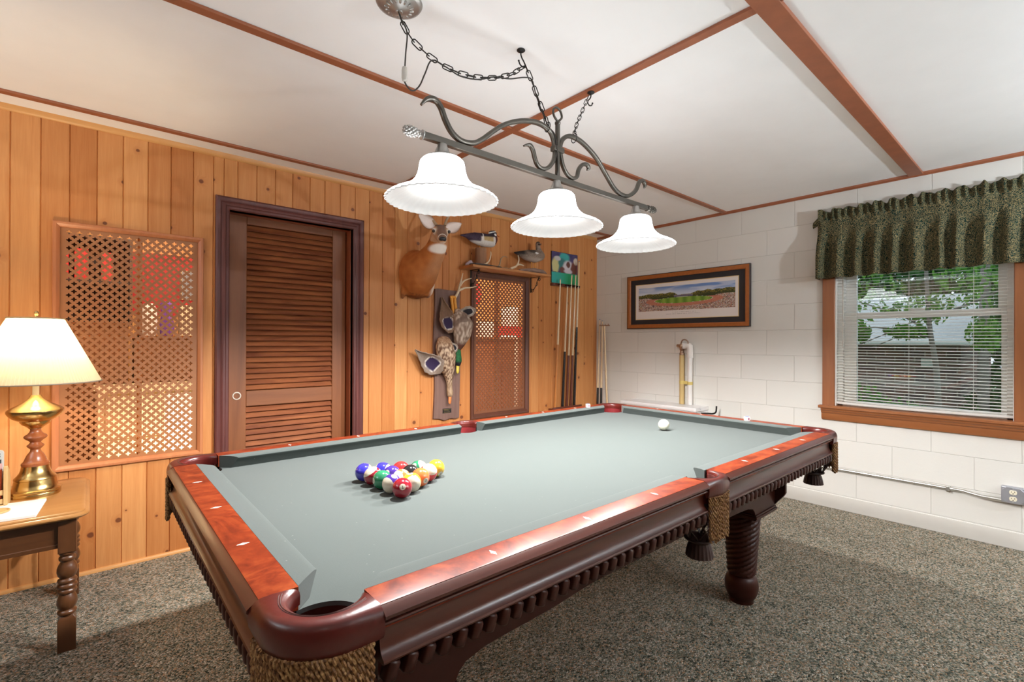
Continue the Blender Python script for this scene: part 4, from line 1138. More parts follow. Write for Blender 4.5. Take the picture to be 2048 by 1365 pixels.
# shelf with scrolled brackets
SZ = 1.857
sh = thing('trophy_shelf', W(2.47, 0, SZ-.022), 'narrow pine shelf on black scroll brackets above the dark lattice', 'shelf')
sb = MB(); sb.sweep([(0, SZ-.022), (.19, SZ-.022), (.197, SZ-.019), (.200, SZ-.012), (.200, SZ-.004), (.196, SZ), (0, SZ)], [((2.022, YW, 0), (0, -1, 0)), ((2.925, YW, 0), (0, -1, 0))])
build('board', sb, 'shelf_pine', sh, smooth=30)
for x in (2.128, 2.832):
    b = MB()
    b.box(x-.006, x+.006, YW-.026, YW-.022, SZ-.165, SZ-.022); b.box(x-.006, x+.006, YW-.15, YW-.022, SZ-.026, SZ-.022)
    def pl2(o, z): return Vector((x, YW-.024-o, SZ-.022+z))
    b.tube(spline([pl2(.118, -.010), pl2(.128, -.026), pl2(.118, -.040), pl2(.104, -.034), pl2(.108, -.022), pl2(.118, -.010)], 4), .003, 6)
    b.tube(spline([pl2(.108, -.006), pl2(.085, -.045), pl2(.07, -.08), pl2(.045, -.11), pl2(.022, -.118), pl2(.008, -.135)], 4), .0035, 6)
    b.tube(spline([pl2(.045, -.11), pl2(.030, -.135), pl2(.012, -.135), pl2(.004, -.118), pl2(.018, -.108)], 4), .003, 6)
    b.tube(spline([pl2(.085, -.045), pl2(.095, -.07), pl2(.075, -.085)], 4), .003, 6)
    build('scroll_bracket', b, 'black_iron', sh, smooth=60)
# wood duck on a log
wd = thing('mounted_wood_duck', W(2.185, .09, SZ), 'mounted wood duck in black, white and tan standing on a short log', 'bird mount')
lg = MB(); rings = []
for i, (r, z) in enumerate(((.052, SZ), (.055, SZ+.01), (.048, SZ+.05), (.047, SZ+.10), (.049, SZ+.155), (.047, SZ+.163))):
    rings.append([W(2.183+r*(1+.10*noise.noise(Vector((k*.7, z*9, 1))))*math.cos(2*PI*k/24), .09+r*(1+.10*noise.noise(Vector((k*.7, z*9, 5))))*math.sin(2*PI*k/24), z) for k in range(24)])
lg.loft(rings); build('log_stand', lg, 'log_bark', wd, smooth=50)
dv = MB()
chain_vol(dv, [((1.985, .10, 2.100), (.025, .012, .008)), ((2.05, .10, 2.105), (.05, .026, .020)), ((2.12, .10, 2.098), (.07, .045, .046)), ((2.20, .10, 2.092), (.075, .054, .058)), ((2.28, .10, 2.095), (.058, .050, .056)), ((2.315, .10, 2.115), (.036, .036, .045)), ((2.318, .10, 2.15), (.024, .024, .026)), ((2.320, .10, 2.168), (.027, .022, .022))], 5)
chain_vol(dv, [((2.318, .10, 2.172), (.027, .021, .020)), ((2.285, .10, 2.170), (.022, .014, .014)), ((2.268, .10, 2.155), (.012, .010, .012))], 4)
def wdcol(p, n):
    x, z = p.x, p.z; k = noise.noise(p*90)*.5+.5
    c = lerp((.60, .55, .50), (.76, .72, .68), k)                       # white belly
    fl = sstep(2.075, 2.085, z)*sstep(2.165, 2.18, x)*sstep(2.285, 2.27, x)
    c = lerp(c, lerp((.40, .27, .11), (.56, .41, .20), k), fl)           # tan flank
    bk = sstep(2.108+.10*(x-2.2), 2.122+.10*(x-2.2), z)
    c = lerp(c, lerp((.012, .010, .022), (.05, .035, .06), k), bk)
    c = lerp(c, lerp((.02, .014, .03), (.09, .05, .08), k), sstep(2.155, 2.14, x)*sstep(2.062, 2.075, z))   # dark rump
    c = lerp(c, (.75, .70, .66), sstep(.006, .003, abs(x-2.162-.25*(z-2.09)))*sstep(2.075, 2.085, z)*sstep(2.145, 2.135, z))
    c = lerp(c, (.10, .022, .018), sstep(2.292, 2.305, x)*sstep(2.06, 2.07, z))   # chestnut breast
    c = lerp(c, (.80, .76, .72), sstep(.005, .002, abs(x-2.298))*sstep(2.13, 2.12, z)*sstep(2.055, 2.065, z))
    if z > 2.135 and x > 2.255:
        c = lerp((.012, .016, .02), (.04, .03, .05), k)
        c = lerp(c, (.82, .80, .76), max(sstep(.006, .003, abs(z-2.176-.3*(x-2.31))), sstep(.016, .010, (p-W(2.316, .122, 2.148)).length)))
    return c
organic('plumage', dv, .0055, wdcol, 'feather', wd, iters=3)
bl = MB(); chain_vol(bl, [((2.343, .10, 2.162), (.012, .010, .010)), ((2.362, .10, 2.153), (.010, .009, .006)), ((2.376, .10, 2.147), (.006, .008, .004))], 3)
build('bill', bl, 'bill_orange', wd, smooth=80)
build('eye', MB().ell(W(2.327, .1205, 2.173), .0045, None, 8, 6), 'bill_orange', wd, smooth=80)
lg = MB()
for dx in (-.02, .02): lg.tube([W(2.185+dx, .095, 2.05), W(2.187+dx, .10, SZ+.16)], .004, 6)
build('legs', lg, 'orange_leg', wd)
# grey duck on driftwood
gd = thing('mounted_grey_duck', W(2.79, .1, SZ), 'mounted grey-brown duck facing out, standing on driftwood at shelf right', 'bird mount')
gv = MB()
chain_vol(gv, [((2.585, .085, 2.035), (.02, .015, .008)), ((2.64, .09, 2.03), (.045, .035, .024)), ((2.72, .10, 2.025), (.07, .055, .05)), ((2.80, .105, 2.025), (.075, .06, .06)), ((2.865, .11, 2.035), (.048, .05, .048)), ((2.845, .118, 2.075), (.028, .03, .03)), ((2.83, .122, 2.105), (.022, .022, .026)), ((2.825, .126, 2.138), (.022, .026, .026))], 5)
def gdcol(p, n):
    x, z = p.x, p.z; k = noise.noise(p*110)*.5+.5
    c = lerp((.13, .09, .065), (.33, .255, .20), k)
    c = lerp(c, (.50, .42, .36), sstep(2.015, 1.985, z)*.8)
    c = lerp(c, (.02, .016, .016), sstep(2.70, 2.64, x)*sstep(2.01, 2.03, z))
    c = lerp(c, (.03, .025, .022), sstep(2.035, 2.05, z)*sstep(2.68, 2.72, x)*sstep(2.80, 2.77, x)*.8)
    d = p-W(2.782, .16, 2.045); c = lerp(c, (.80, .77, .74), sstep(1.15, .95, abs(d.x)/.022+abs(d.z)/.012))
    if z > 2.10: c = lerp(lerp((.22, .16, .12), (.36, .28, .22), k), (.05, .035, .03), sstep(2.142, 2.152, z))
    return c
organic('plumage', gv, .0055, gdcol, 'feather', gd, iters=3)
bl = MB(); chain_vol(bl, [((2.818, .148, 2.132), (.010, .010, .010)), ((2.808, .172, 2.124), (.010, .012, .005)), ((2.804, .185, 2.121), (.008, .008, .0035))], 3)
build('bill', bl, 'dark_horn', gd, smooth=80)
for s in (-1, 1): build('eye', MB().ell(W(2.822+.019*s, .142+.008*s, 2.145), .0035, None, 8, 6), 'glass_eye', gd, smooth=80)
lg = MB()
for dx in (-.02, .025): lg.tube([W(2.79+dx, .10, 1.985), W(2.788+dx, .10, SZ+.035)], .004, 6)
build('legs', lg, 'orange_leg', gd)
dw = MB(); chain_vol(dw, [((2.62, .12, SZ+.018), (.03, .016, .014)), ((2.70, .12, SZ+.022), (.05, .03, .020)), ((2.80, .11, SZ+.030), (.06, .04, .026)), ((2.87, .12, SZ+.026), (.05, .035, .024)), ((2.905, .13, SZ+.012), (.03, .03, .012))], 5)
organic('driftwood_stand', dw, .007, lambda p, n: lerp((.13, .075, .055), (.42, .29, .23), noise.noise(p*Vector((20, 60, 60)) if False else Vector((p.x*18, p.y*60, p.z*60)))*.5+.5), 'feather', gd, iters=2)
# loose antlers and other finds along the shelf
def antler(name, paths, mat, label, at, group=None):
    mb = MB()
    for pts, r0, r1 in paths:
        P = spline([W(*p) for p in pts], 6); n = len(P)
        mb.tube(P, [r0+(r1-r0)*i/(n-1) for i in range(n)], 8)
    o = build(name, mb, mat, at=W(*at), smooth=80); return tag(o, label, 'antler', group)
antler('shed_antler', [([(2.112, .157, SZ+.011), (2.17, .163, SZ+.016), (2.215, .163, SZ+.05), (2.235, .163, SZ+.105), (2.232, .163, SZ+.132)], .009, .004), ([(2.112, .157, SZ+.011), (2.090, .150, SZ+.012)], .010, .011)], 'antler_bone', 'single curved antler tine lying in front of the log', (2.16, .15, SZ), 'loose antlers on the shelf')
antler('shed_antler', [([(2.345, .13, SZ+.010), (2.362, .13, SZ+.045), (2.375, .13, SZ+.092), (2.41, .13, SZ+.118), (2.445, .13, SZ+.112)], .008, .003), ([(2.33, .13, SZ+.010), (2.38, .125, SZ+.010), (2.45, .12, SZ+.016), (2.49, .12, SZ+.008)], .010, .006), ([(2.345, .13, SZ+.01), (2.33, .15, SZ+.03)], .008, .004)], 'antler_brown', 'brown hooked antler in the middle of the shelf', (2.40, .13, SZ), 'loose antlers on the shelf')
antler('shed_antler', [([(2.455, .165, SZ+.010), (2.51, .165, SZ+.032), (2.54, .165, SZ+.062), (2.552, .165, SZ+.10), (2.543, .165, SZ+.138)], .012, .004), ([(2.528, .165, SZ+.05), (2.56, .17, SZ+.058), (2.605, .175, SZ+.050)], .010, .004)], 'antler_bone', 'pale forked antler in front of the grey duck', (2.52, .165, SZ), 'loose antlers on the shelf')
hn = MB(); P = spline([W(2.035, .13, SZ+.008), W(2.075, .178, SZ+.010), W(2.20, .190, SZ+.009), W(2.33, .190, SZ+.008)], 6); hn.tube(P, [.003+.004*math.sin(PI*min(1, .15+i/len(P))) for i in range(len(P))], 8)
tag(build('dark_stick', hn, 'dark_horn', at=W(2.2, .14, SZ), smooth=80), 'long dark curved stick lying on the left of the shelf', 'stick')
lq = MB(); chain_vol(lq, [((2.075, .045, SZ+.018), (.022, .02, .018)), ((2.105, .05, SZ+.032), (.02, .02, .03)), ((2.125, .05, SZ+.018), (.015, .02, .018))], 3)
o = organic('crystal_rock', lq, .006, lambda p, n: lerp((.22, .15, .16), (.60, .52, .58), noise.noise(p*120)*.5+.5), 'feather', None, W(2.10, .05, SZ), 1)
tag(o, 'small lilac rock at the back of the shelf left of the log', 'rock')

# plaque with two hanging ducks
pq = thing('mounted_duck_plaque', W(1.90, 0, .58), 'weathered board plaque with two hanging mallards and an antler', 'hunting trophy')
po = [(1.772+.006*math.sin(9*z), z) for z in [.60+i*.035 for i in range(31)]]
po += [(1.80, 1.655), (1.90, 1.650), (2.015, 1.648)]
po += [(2.020+.004*math.sin(7*z+1), z) for z in [1.64-i*.035 for i in range(31)]]
po += [(1.98, .582), (1.93, .590), (1.87, .578), (1.82, .596)]
build('board', MB().prism(po, -(YW-.001), -(YW-.022), Matrix(((1, 0, 0, 0), (0, 0, -1, 0), (0, 1, 0, 0), (0, 0, 0, 1)))), 'plaque_barn', pq, smooth=30, bevel=.002)
np_ = build('name_plate', MB().box(1.852, 1.935, YW-.0245, YW-.0215, .638, .676), 'black_plate', pq, smooth=0)
ln = MB()
for i, (a, b) in enumerate(((1.858, 1.929), (1.864, 1.915), (1.862, 1.92))): ln.box(a, b, YW-.0248, YW-.0243, .667-i*.011, .669-i*.011)
build('engraved_lines', ln, 'gold_text', np_, smooth=0)
an = MB()
for pts, r0, r1 in (([(1.955, .03, 1.575), (1.981, .05, 1.64), (1.990, .06, 1.695), (2.000, .07, 1.748), (2.006, .08, 1.795)], .013, .0035), ([(1.991, .06, 1.69), (2.03, .07, 1.735), (2.095, .08, 1.758)], .011, .003), ([(1.983, .055, 1.648), (2.03, .07, 1.672), (2.08, .08, 1.678), (2.14, .09, 1.692)], .011, .003)):
    P = spline([W(*p) for p in pts], 6); an.tube(P, [r0+(r1-r0)*i/(len(P)-1) for i in range(len(P))], 8)
build('antler', an, 'antler_bone', pq, smooth=80)
lg = MB()
for pts in ([(1.905, .045, 1.587), (1.93, .05, 1.592), (1.955, .045, 1.585)], [(1.915, .05, 1.580), (1.920, .055, 1.52), (1.922, .07, 1.44)], [(1.945, .05, 1.580), (1.950, .055, 1.52), (1.955, .075, 1.43)]):
    lg.tube(spline([W(*p) for p in pts], 4), .0135, 8)
build('legs', lg, 'orange_leg', pq, smooth=80)
def wing(tip, root, w, n, base, edge, us=.68, ul=.19, cup=.03, dark=(.032, .018, .06)):
    """folded wing: feathered leaf narrowing to the tip, dark speculum edged with white near the root"""
    t0, r0, n = W(*tip), W(*root), Vector(n).normalized(); ax = r0-t0; sd = ax.cross(n).normalized()
    def pt(v, u):
        q = 2*v-1; h = w*(.06+math.sin(PI*min(.97, max(.02, u))**1.7)**.75)*(1+.06*math.sin(u*34)*(abs(q) > .9))
        return t0+ax*u+sd*(h*q)-n*(cup*(1-q*q)*math.sin(PI*min(1, u+.08)))+n*(.018*math.sin(PI*u))
    def col(v, u):
        q = 2*v-1; k = noise.noise(Vector((q*5, u*26, 2)))*.5+.5
        c = lerp(base, edge, .6*k+.4*abs(q)**2)
        d = ((u-us)/ul)**4+(q/.62)**4
        c = lerp(c, (.70, .63, .56), sstep(1.9, 1.5, d))
        return lerp(c, dark, sstep(1.15, .95, d))
    mb = MB(); mb.grid(pt, 16, 30, col)
    return build('wing', mb, 'feather', pq, smooth=80, col=True, solid=.006)
# drake: breast outward, head hanging down
dv = MB()
chain_vol(dv, [((1.955, .085, 1.47), (.03, .03, .03)), ((1.975, .10, 1.42), (.075, .06, .05)), ((1.985, .11, 1.36), (.095, .075, .075)), ((1.985, .105, 1.29), (.080, .065, .065)), ((1.97, .09, 1.22), (.05, .045, .05)), ((1.952, .08, 1.17), (.032, .03, .035))], 5)
def drcol(p, n):
    k = noise.noise(Vector((p.x*70, p.y*70, p.z*22)))*.5+.5; b = noise.noise(p*16)*.5+.5
    c = lerp((.26, .17, .12), (.62, .50, .40), sstep(.25, .75, k)); c = lerp(c, (.16, .10, .075), sstep(.58, .72, b)*.8)
    c = lerp(c, (.10, .035, .02), sstep(1.24, 1.19, p.z)); return c
organic('drake_body', dv, .0065, drcol, 'feather', pq, iters=3)
hv = MB(); chain_vol(hv, [((1.951, .078, 1.175), (.030, .03, .03)), ((1.952, .082, 1.12), (.033, .032, .035)), ((1.956, .085, 1.07), (.034, .033, .035)), ((1.955, .085, 1.045), (.026, .028, .026))], 4)
organic('drake_head', hv, .006, lambda p, n: lerp(lerp((.006, .05, .018), (.02, .17, .05), noise.noise(p*90)*.5+.5), (.012, .010, .014), sstep(1.075, 1.045, p.z)), 'feather', pq, iters=2)
bl = MB(); chain_vol(bl, [((1.953, .088, 1.025), (.016, .012, .016)), ((1.950, .092, .985), (.014, .007, .022))], 4)
build('drake_bill', bl, 'bill_yellow', pq, smooth=80)
wing((1.826, .045, 1.585), (1.872, .10, 1.295), .062, (-.35, -1, 0), (.17, .085, .05), (.30, .18, .11), .74, .15)
wing((1.885, .10, 1.430), (2.095, .14, 1.490), .042, (0, -1, .25), (.20, .14, .10), (.44, .36, .29), .58, .26, .02, (.016, .012, .016))
hv = MB()
chain_vol(hv, [((1.835, .06, 1.235), (.06, .04, .035)), ((1.83, .085, 1.18), (.082, .06, .06)), ((1.838, .095, 1.11), (.085, .066, .065)), ((1.85, .09, 1.04), (.070, .056, .06)), ((1.872, .075, .97), (.046, .042, .05)), ((1.886, .065, .91), (.027, .027, .03)), ((1.890, .062, .85), (.024, .025, .03)), ((1.893, .065, .81), (.028, .028, .030)), ((1.890, .068, .79), (.022, .024, .022))], 5)
def hencol(p, n):
    k = noise.noise(Vector((p.x*110, p.y*80, p.z*38)))*.5+.5
    c = lerp((.12, .055, .03), (.55, .40, .27), sstep(.35, .68, k)); c = lerp(c, (.40, .22, .12), sstep(1.16, 1.24, p.z)*.6); return lerp(c, (.36, .24, .14), sstep(.93, .86, p.z)*.6)
organic('hen_body', hv, .0065, hencol, 'feather', pq, iters=3)
bl = MB(); chain_vol(bl, [((1.889, .073, .775), (.014, .011, .014)), ((1.884, .078, .740), (.013, .007, .022))], 4)
build('hen_bill', bl, 'bill_orange', pq, smooth=80)
wing((1.560, .09, 1.158), (1.800, .095, .985), .080, (-.3, -.85, -.35), (.17, .115, .085), (.36, .28, .225), .62, .17)
wing((1.845, .115, 1.225), (1.915, .125, 1.145), .032, (.1, -1, 0), (.22, .16, .12), (.42, .34, .27), .55, .28, .014, (.016, .012, .018))

# ------------------------------------------------------------------ cue rack and cues
cr = thing('cue_rack', W(3.32, 0, .56), 'dark wooden wall cue rack with a square billiard picture on top', 'cue rack')
PX = (.0, .0)
def poster(u, v):
    # plain abstract colour patches
    n = noise.noise(Vector((u*3.1, v*3.1, 4))); m = noise.noise(Vector((u*7, v*7, 9)))
    c = lerp((.035, .03, .10), (.12, .09, .22), m*.5+.5)
    def blob(cx, cy, rx, ry, col, cc, e=.25):
        d = math.sqrt(((u-cx+m*.03)/rx)**2+((v-cy+n*.03)/ry)**2); return lerp(cc, col, sstep(1+e, 1-e, d))
    c = blob(.48, .84, .20, .15, (.06, .42, .40), c); c = blob(.36, .62, .2, .2, (.05, .20, .20), c)
    c = blob(.14, .58, .13, .24, (.60, .56, .26), c); c = blob(.22, .80, .12, .08, (.55, .52, .52), c)
    c = blob(.62, .56, .20, .20, (.66, .62, .66), c); c = blob(.63, .64, .07, .10, (.13, .05, .04), c); c = blob(.86, .52, .13, .22, (.17, .055, .04), c)
    c = blob(.92, .78, .08, .12, (.62, .54, .44), c); c = blob(.40, .45, .10, .10, (.17, .06, .05), c); c = blob(.62, .42, .16, .08, (.60, .56, .62), c)
    if v < .36+.01*m: c = lerp((.05, .42, .38), (.03, .36, .13), sstep(0, .8, u)) if v < .345 else (.12, .05, .03)
    return c
pm = MB(); pm.grid(lambda u, v: W(3.127+.385*u, .012, 1.818+.312*v), 60, 50, poster)
back = MB().box(3.125, 3.514, YW-.0115, YW-.001, 1.816, 2.132)
pb = build('picture_board', back, 'cue_black', cr, smooth=0)
build('picture', pm, 'printed_picture', pb, smooth=0, col=True)
tb = MB(); tb.prism([(3.118, -YW+.0), (3.53, -YW+.0), (3.53, -YW+.03), (3.515, -YW+.045), (3.13, -YW+.045), (3.118, -YW+.03)], 1.786, 1.812, Matrix(((1, 0, 0, 0), (0, -1, 0, 0), (0, 0, 1, 0), (0, 0, 0, 1))))
build('top_rail', tb, 'cue_rosewood', cr, smooth=30, bevel=.002)
bb = MB().box(3.10, 3.53, YW-.06, YW, .548, .568); bb.box(3.10, 3.53, YW-.064, YW-.056, .548, .580)
build('bottom_rail', bb, 'cue_rosewood', cr, smooth=0, bevel=.002)
CUES = [(3.200, .070, 1.855, 'cue_honey', 1.20, 'honey-stained butt', 'honey-butted maple cue, leftmost in the wall rack'), (3.305, .07, 1.79, 'cue_black', 1.13, '', 'dark-butted maple cue, second from left in the wall rack'), (3.368, .07, 1.915, 'cue_rosewood', 1.09, '', 'rosewood-butted maple cue in the middle of the wall rack'),
        (3.428, .07, 1.918, 'cue_rosewood', 1.09, '', 'rosewood-butted maple cue, second from right in the wall rack'), (3.480, .07, 2.062, 'cue_black', 1.38, '', 'tall cue with a long black butt, rightmost in the wall rack')]
cl = MB()
for i, (x, off, ztop, bm_, zj, _, lab) in enumerate(CUES):
    xb = x-.035+.006*i*0
    o = thing('pool_cue', W(xb, .035, .569), lab, 'pool cue', 'cues in the wall rack')
    base = W(xb, .03, .569); top = W(x, .062, ztop)
    f = lambda z: base.lerp(top, (z-.569)/(ztop-.569))
    build('butt', MB().tube([f(.569), f(.60), f(zj)], [.0135, .0145, .0115], 14), bm_, o, smooth=60)
    build('shaft', MB().tube([f(zj), f(ztop-.01)], [.0112, .0068], 12), 'cue_maple', o, smooth=60)
    build('tip', MB().tube([f(ztop-.01), f(ztop)], .0066, 12), 'cue_tip', o, smooth=60)
    xc = xb+(x-xb)*(1.80-.569)/(ztop-.569); oc_ = .03+.032*(1.80-.569)/(ztop-.569)
    for s in (-1, 1): cl.box(xc+s*.013-.0035, xc+s*.013+.0035, YW-oc_-.012, YW-.040, 1.793, 1.806)
# clips are notched round the shafts
build('clip', cl, 'black_metal', cr, smooth=0, bevel=.002)
# cues leaning in the corner, and a bridge stick
def lean_cue(x, y, xt, yt, zt, bmat, zj, lab):
    o = thing('pool_cue', (x, y, 0), lab, 'pool cue', 'cues leaning in the corner')
    a, b = Vector((x, y, 0)), Vector((xt, yt, zt)); f = lambda z: a.lerp(b, z/zt)
    build('butt', MB().tube([f(0), f(.03), f(zj)], [.0135, .0148, .0115], 14), bmat, o, smooth=60)
    build('shaft', MB().tube([f(zj), f(zt-.01)], [.0112, .0068], 12), 'cue_maple', o, smooth=60)
    build('tip', MB().tube([f(zt-.01), f(zt)], .0066, 12), 'cue_tip', o, smooth=60)
lean_cue(3.70, 2.44, 3.825, 2.495, 1.475, 'cue_black', .74, 'black-butted cue leaning in the room corner, left of the two')
lean_cue(3.72, 2.40, 3.83, 2.463, 1.46, 'cue_black', .74, 'black-butted cue leaning in the room corner, right of the two')
br = thing('bridge_stick', (3.74, 2.30, 0), 'pale bridge stick with brass head leaning on the block wall', 'bridge stick')
build('stick', MB().tube([(3.74, 2.30, 0), (3.790, 2.405, 1.40)], [.012, .008], 12), 'cue_maple', br, smooth=60)
hd = MB().box(3.784, 3.796, 2.34, 2.47, 1.398, 1.408)
for i in range(4): hd.tube([(3.790, 2.35+i*.036, 1.405), (3.790, 2.355+i*.036, 1.422)], .004, 6)
build('bridge_head', hd, 'brass_valve', br)
# ------------------------------------------------------------------ block wall: picture, pipes, cabinet, conduit
def B(y, off, z): return Vector((XB-off, y, z))
fp = thing('framed_picture', B(1.53, 0, 1.365), 'wide framed stadium panorama with black mat on the block wall', 'picture')
def yz_frame(y0, y1, z0, z1, prof):
    return MB().loft([[Vector((XB-p, oy+dy*d, oz+dz*d)) for p, d in prof] for oy, oz, dy, dz in ((y0, z0, 1, 1), (y1, z0, -1, 1), (y1, z1, -1, -1), (y0, z1, 1, -1))], True, False, False, True)
build('frame', yz_frame(.919, 2.138, 1.364, 1.889, [(.001, 0), (.020, 0), (.026, .004), (.026, .032), (.020, .040), (.001, .040)]), 'frame_burl', fp, smooth=30)
build('frame_edge', yz_frame(.9165, 2.1405, 1.3615, 1.8915, [(.001, 0), (.024, 0), (.0265, .003), (.0265, .006), (.001, .006)]), 'frame_edge', fp, smooth=30)
build('mat', MB().box(XB-.012, XB-.001, .955, 2.102, 1.40, 1.853), 'mat_black', fp, smooth=0)
build('gilt_line', yz_frame(1.013, 2.044, 1.450, 1.800, [(.011, 0), (.0135, 0), (.0135, .006), (.011, .006)]), 'gilt_line', fp, smooth=0)
build('print', MB().box(XB-.0126, XB-.0115, 1.018, 2.039, 1.455, 1.795), 'print_border', fp, smooth=0)
rp = random.Random(5)
def pano(u, v):
    # u along the picture from left to right, v upward
    n = noise.noise(Vector((u*14, v*5, 1))); h = noise.noise(Vector((u*60, v*26, 3))); s = rp.random()
    sky = lerp((.55, .62, .75), (.16, .28, .58), sstep(.7, 1.0, v+.15*u-.05))
    c = lerp(sky, (.75, .78, .82), .5*sstep(.45, .65, noise.noise(Vector((u*5, v*9, 7)))*.5+.5))
    tl_ = .70+.05*n-.10*sstep(.38, .45, u)*sstep(.68, .58, u)+.05*u
    if v < tl_: c = lerp((.04, .05, .018), (.33, .25, .04), sstep(-.3, .5, h+.5*(s-.5))*sstep(tl_-.2, tl_, v))
    if v < .62 and .40 < u < .60 and v > .42: c = lerp((.13, .11, .16), (.34, .30, .36), sstep(.58, .62, v+.02*h))
    if v < .46+.06*abs(u-.5): c = lerp((.10, .06, .07), (.36, .24, .22), s)
    e = ((u-.49)/.40)**2+((v-.39)/.225)**2
    e2 = ((u-.49)/.30)**2+((v-.41)/.12)**2
    crowd = [(.08, .06, .06), (.50, .16, .12), (.70, .58, .46), (.30, .16, .12), (.72, .66, .62), (.42, .30, .14), (.12, .10, .14)][int(s*6.99)]
    if e < 1.0 and v < .50: c = lerp((.46, .16, .10), (.56, .24, .16), s)
    if e2 < 1.0: c = lerp((.13, .26, .03), (.26, .40, .06), .5+.5*math.sin(u*70))
    elif e2 < 1.06: c = (.6, .58, .5)
    if e >= 1 and (v < .40 or (v < .36+.5*abs(u-.49) and v < .55 and abs(u-.49) > .30)): c = crowd
    return c
pm = MB(); pm.grid(lambda u, v: B(2.007-.963*u, .0132, 1.531+.231*v), 260, 64, pano)
build('photograph', pm, 'printed_picture', fp, smooth=0, col=True)
cp_ = MB(); 
for i, (a, b) in enumerate(((1.40, 1.64), (1.36, 1.70))):
    y = a
    while y < b: cp_.box(XB-.0129, XB-.0125, y, y+.006+.004*(int(y*991) % 3), 1.510-i*.016, 1.515-i*.016); y += .016
plain('caption_grey', (.50, .46, .45), .7)
build('caption', cp_, 'caption_grey', fp, smooth=0)

pp = thing('wall_pipes', B(1.49, 0, .66), 'tan and white plastic pipes joined by a brass valve on the block wall', 'pipe')
build('tan_pipe', MB().tube([B(1.517, .045, .659), B(1.517, .045, 1.11)], .0235, 18), 'cpvc_tan', pp, smooth=60)
w = MB().tube([B(1.437, .045, .659), B(1.437, .045, 1.10)], .0225, 18)
build('white_pipe', w, 'pvc_white', pp, smooth=60)
el = MB().lathe([(.0285, 0), (.030, .002), (.030, .03), (.0275, .032)], B(1.437, .045, 1.085), 20)
el.tube(spline([B(1.437, .045, 1.11), B(1.437, .045, 1.165), B(1.440, .045, 1.188), B(1.455, .045, 1.196), B(1.500, .045, 1.196)], 5), .0285, 18)
el.lathe([(.0295, 0), (.031, .002), (.031, .026), (.0295, .028)], (0, 0, 0), 20, Matrix.Translation(B(1.478, .045, 1.196)) @ Matrix.Rotation(-PI/2, 4, 'X'))
build('elbow', el, 'pvc_white', pp, smooth=50)
vv = MB().lathe([(.0, 0), (.020, 0), (.023, .006), (.023, .022), (.017, .028), (.017, .05), (.021, .055), (.021, .075), (.014, .08), (0, .08)], B(1.517, .045, 1.105), 18)
vv.lathe([(0, 0), (.018, 0), (.020, .004), (.020, .03), (.014, .034), (0, .036)], (0, 0, 0), 18, Matrix.Translation(B(1.515, .045, 1.194)) @ Matrix.Rotation(-PI/2, 4, 'Y'))
vv.ell(B(1.517, .045, 1.192), .026, None, 16, 12)
vv.tube([B(1.517, .045, 1.196), B(1.565, .045, 1.196)], .015, 14)
build('valve', vv, 'brass_valve', pp, smooth=50)
ar = MB().tube(spline([B(1.52, .06, 1.215), B(1.505, .062, 1.245), B(1.475, .062, 1.252), B(1.452, .06, 1.235), B(1.447, .06, 1.215)], 5), .006, 8)
build('handle', ar, 'brass_valve', pp, smooth=70)
tp_ = MB().tube([B(1.517, .045, .845), B(1.517, .045, .875)], .0245, 18); tp_.tube([B(1.437, .045, .840), B(1.437, .045, .870)], .0235, 18); tp_.box(XB-.05, XB-.046, 1.44, 1.515, .843, .872)
build('tape_band', tp_, 'masking_tape', pp, smooth=50)

cb = thing('metal_cabinet', B(1.68, .11, 0), 'low white metal wall cabinet behind the far end of the pool table', 'cabinet')
build('body', MB().box(XB-.215, XB-.001, 1.29, 2.06, .02, .625), 'enamel_white', cb, bevel=.004)
lid = MB().box(XB-.228, XB-.001, 1.283, 2.067, .625, .657); lid.box(XB-.231, XB-.226, 1.30, 2.05, .632, .650)
build('lid', lid, 'enamel_white', cb, bevel=.003)
build('screw', MB().lathe([(0, 0), (.005, 0), (.004, .003), (0, .004)], (0, 0, 0), 10, Matrix.Translation((XB-.15, 1.283, .642)) @ Matrix.Rotation(PI/2, 4, 'X')), 'galvanised', cb)
lv = MB().tube(spline([(XB-.12, 1.29, .604), (XB-.12, 1.23, .610), (XB-.12, 1.185, .613), (XB-.12, 1.160, .628), (XB-.12, 1.154, .655), (XB-.12, 1.153, .682)], 5), .007, 8)
build('lever', lv, 'black_metal', cb, smooth=60)

cdt = thing('electrical_conduit', B(.3, .02, .30), 'thin steel conduit running low along the block wall', 'conduit')
pth = spline([B(1.25, .022, .300), B(1.1, .022, .300), B(.3, .022, .300), B(-.33, .022, .300), B(-.40, .024, .297), B(-.47, .030, .289), B(-.555, .030, .288)], 8)
build('tube', MB().tube(pth, .0095, 12), 'conduit_steel', cdt, smooth=60)
cs = MB().box(XB-.034, XB, -.325, -.305, .286, .313); cs.box(XB-.004, XB, -.325, -.305, .270, .290)
build('strap', cs, 'conduit_steel', cdt, bevel=.002)
build('coupling', MB().tube([B(-.50, .030, .288), B(-.556, .030, .288)], .0125, 12), 'conduit_steel', cdt, smooth=60)
ob = thing('outlet_box', B(-.606, 0, .326), 'grey metal box with a double ivory power outlet on the block wall', 'outlet')
build('box', MB().box(XB-.042, XB, -.657, -.555, .279, .374), 'galvanised', ob, bevel=.003)
k = .018; oc = [(-.655+k, .281), (-.557-k, .281), (-.557-.006, .281+.012), (-.557, .281+k), (-.557, .372-k), (-.557-.006, .372-.012), (-.557-k, .372), (-.655+k, .372), (-.655+.006, .372-.012), (-.655, .372-k), (-.655, .281+k), (-.655+.006, .281+.012)]
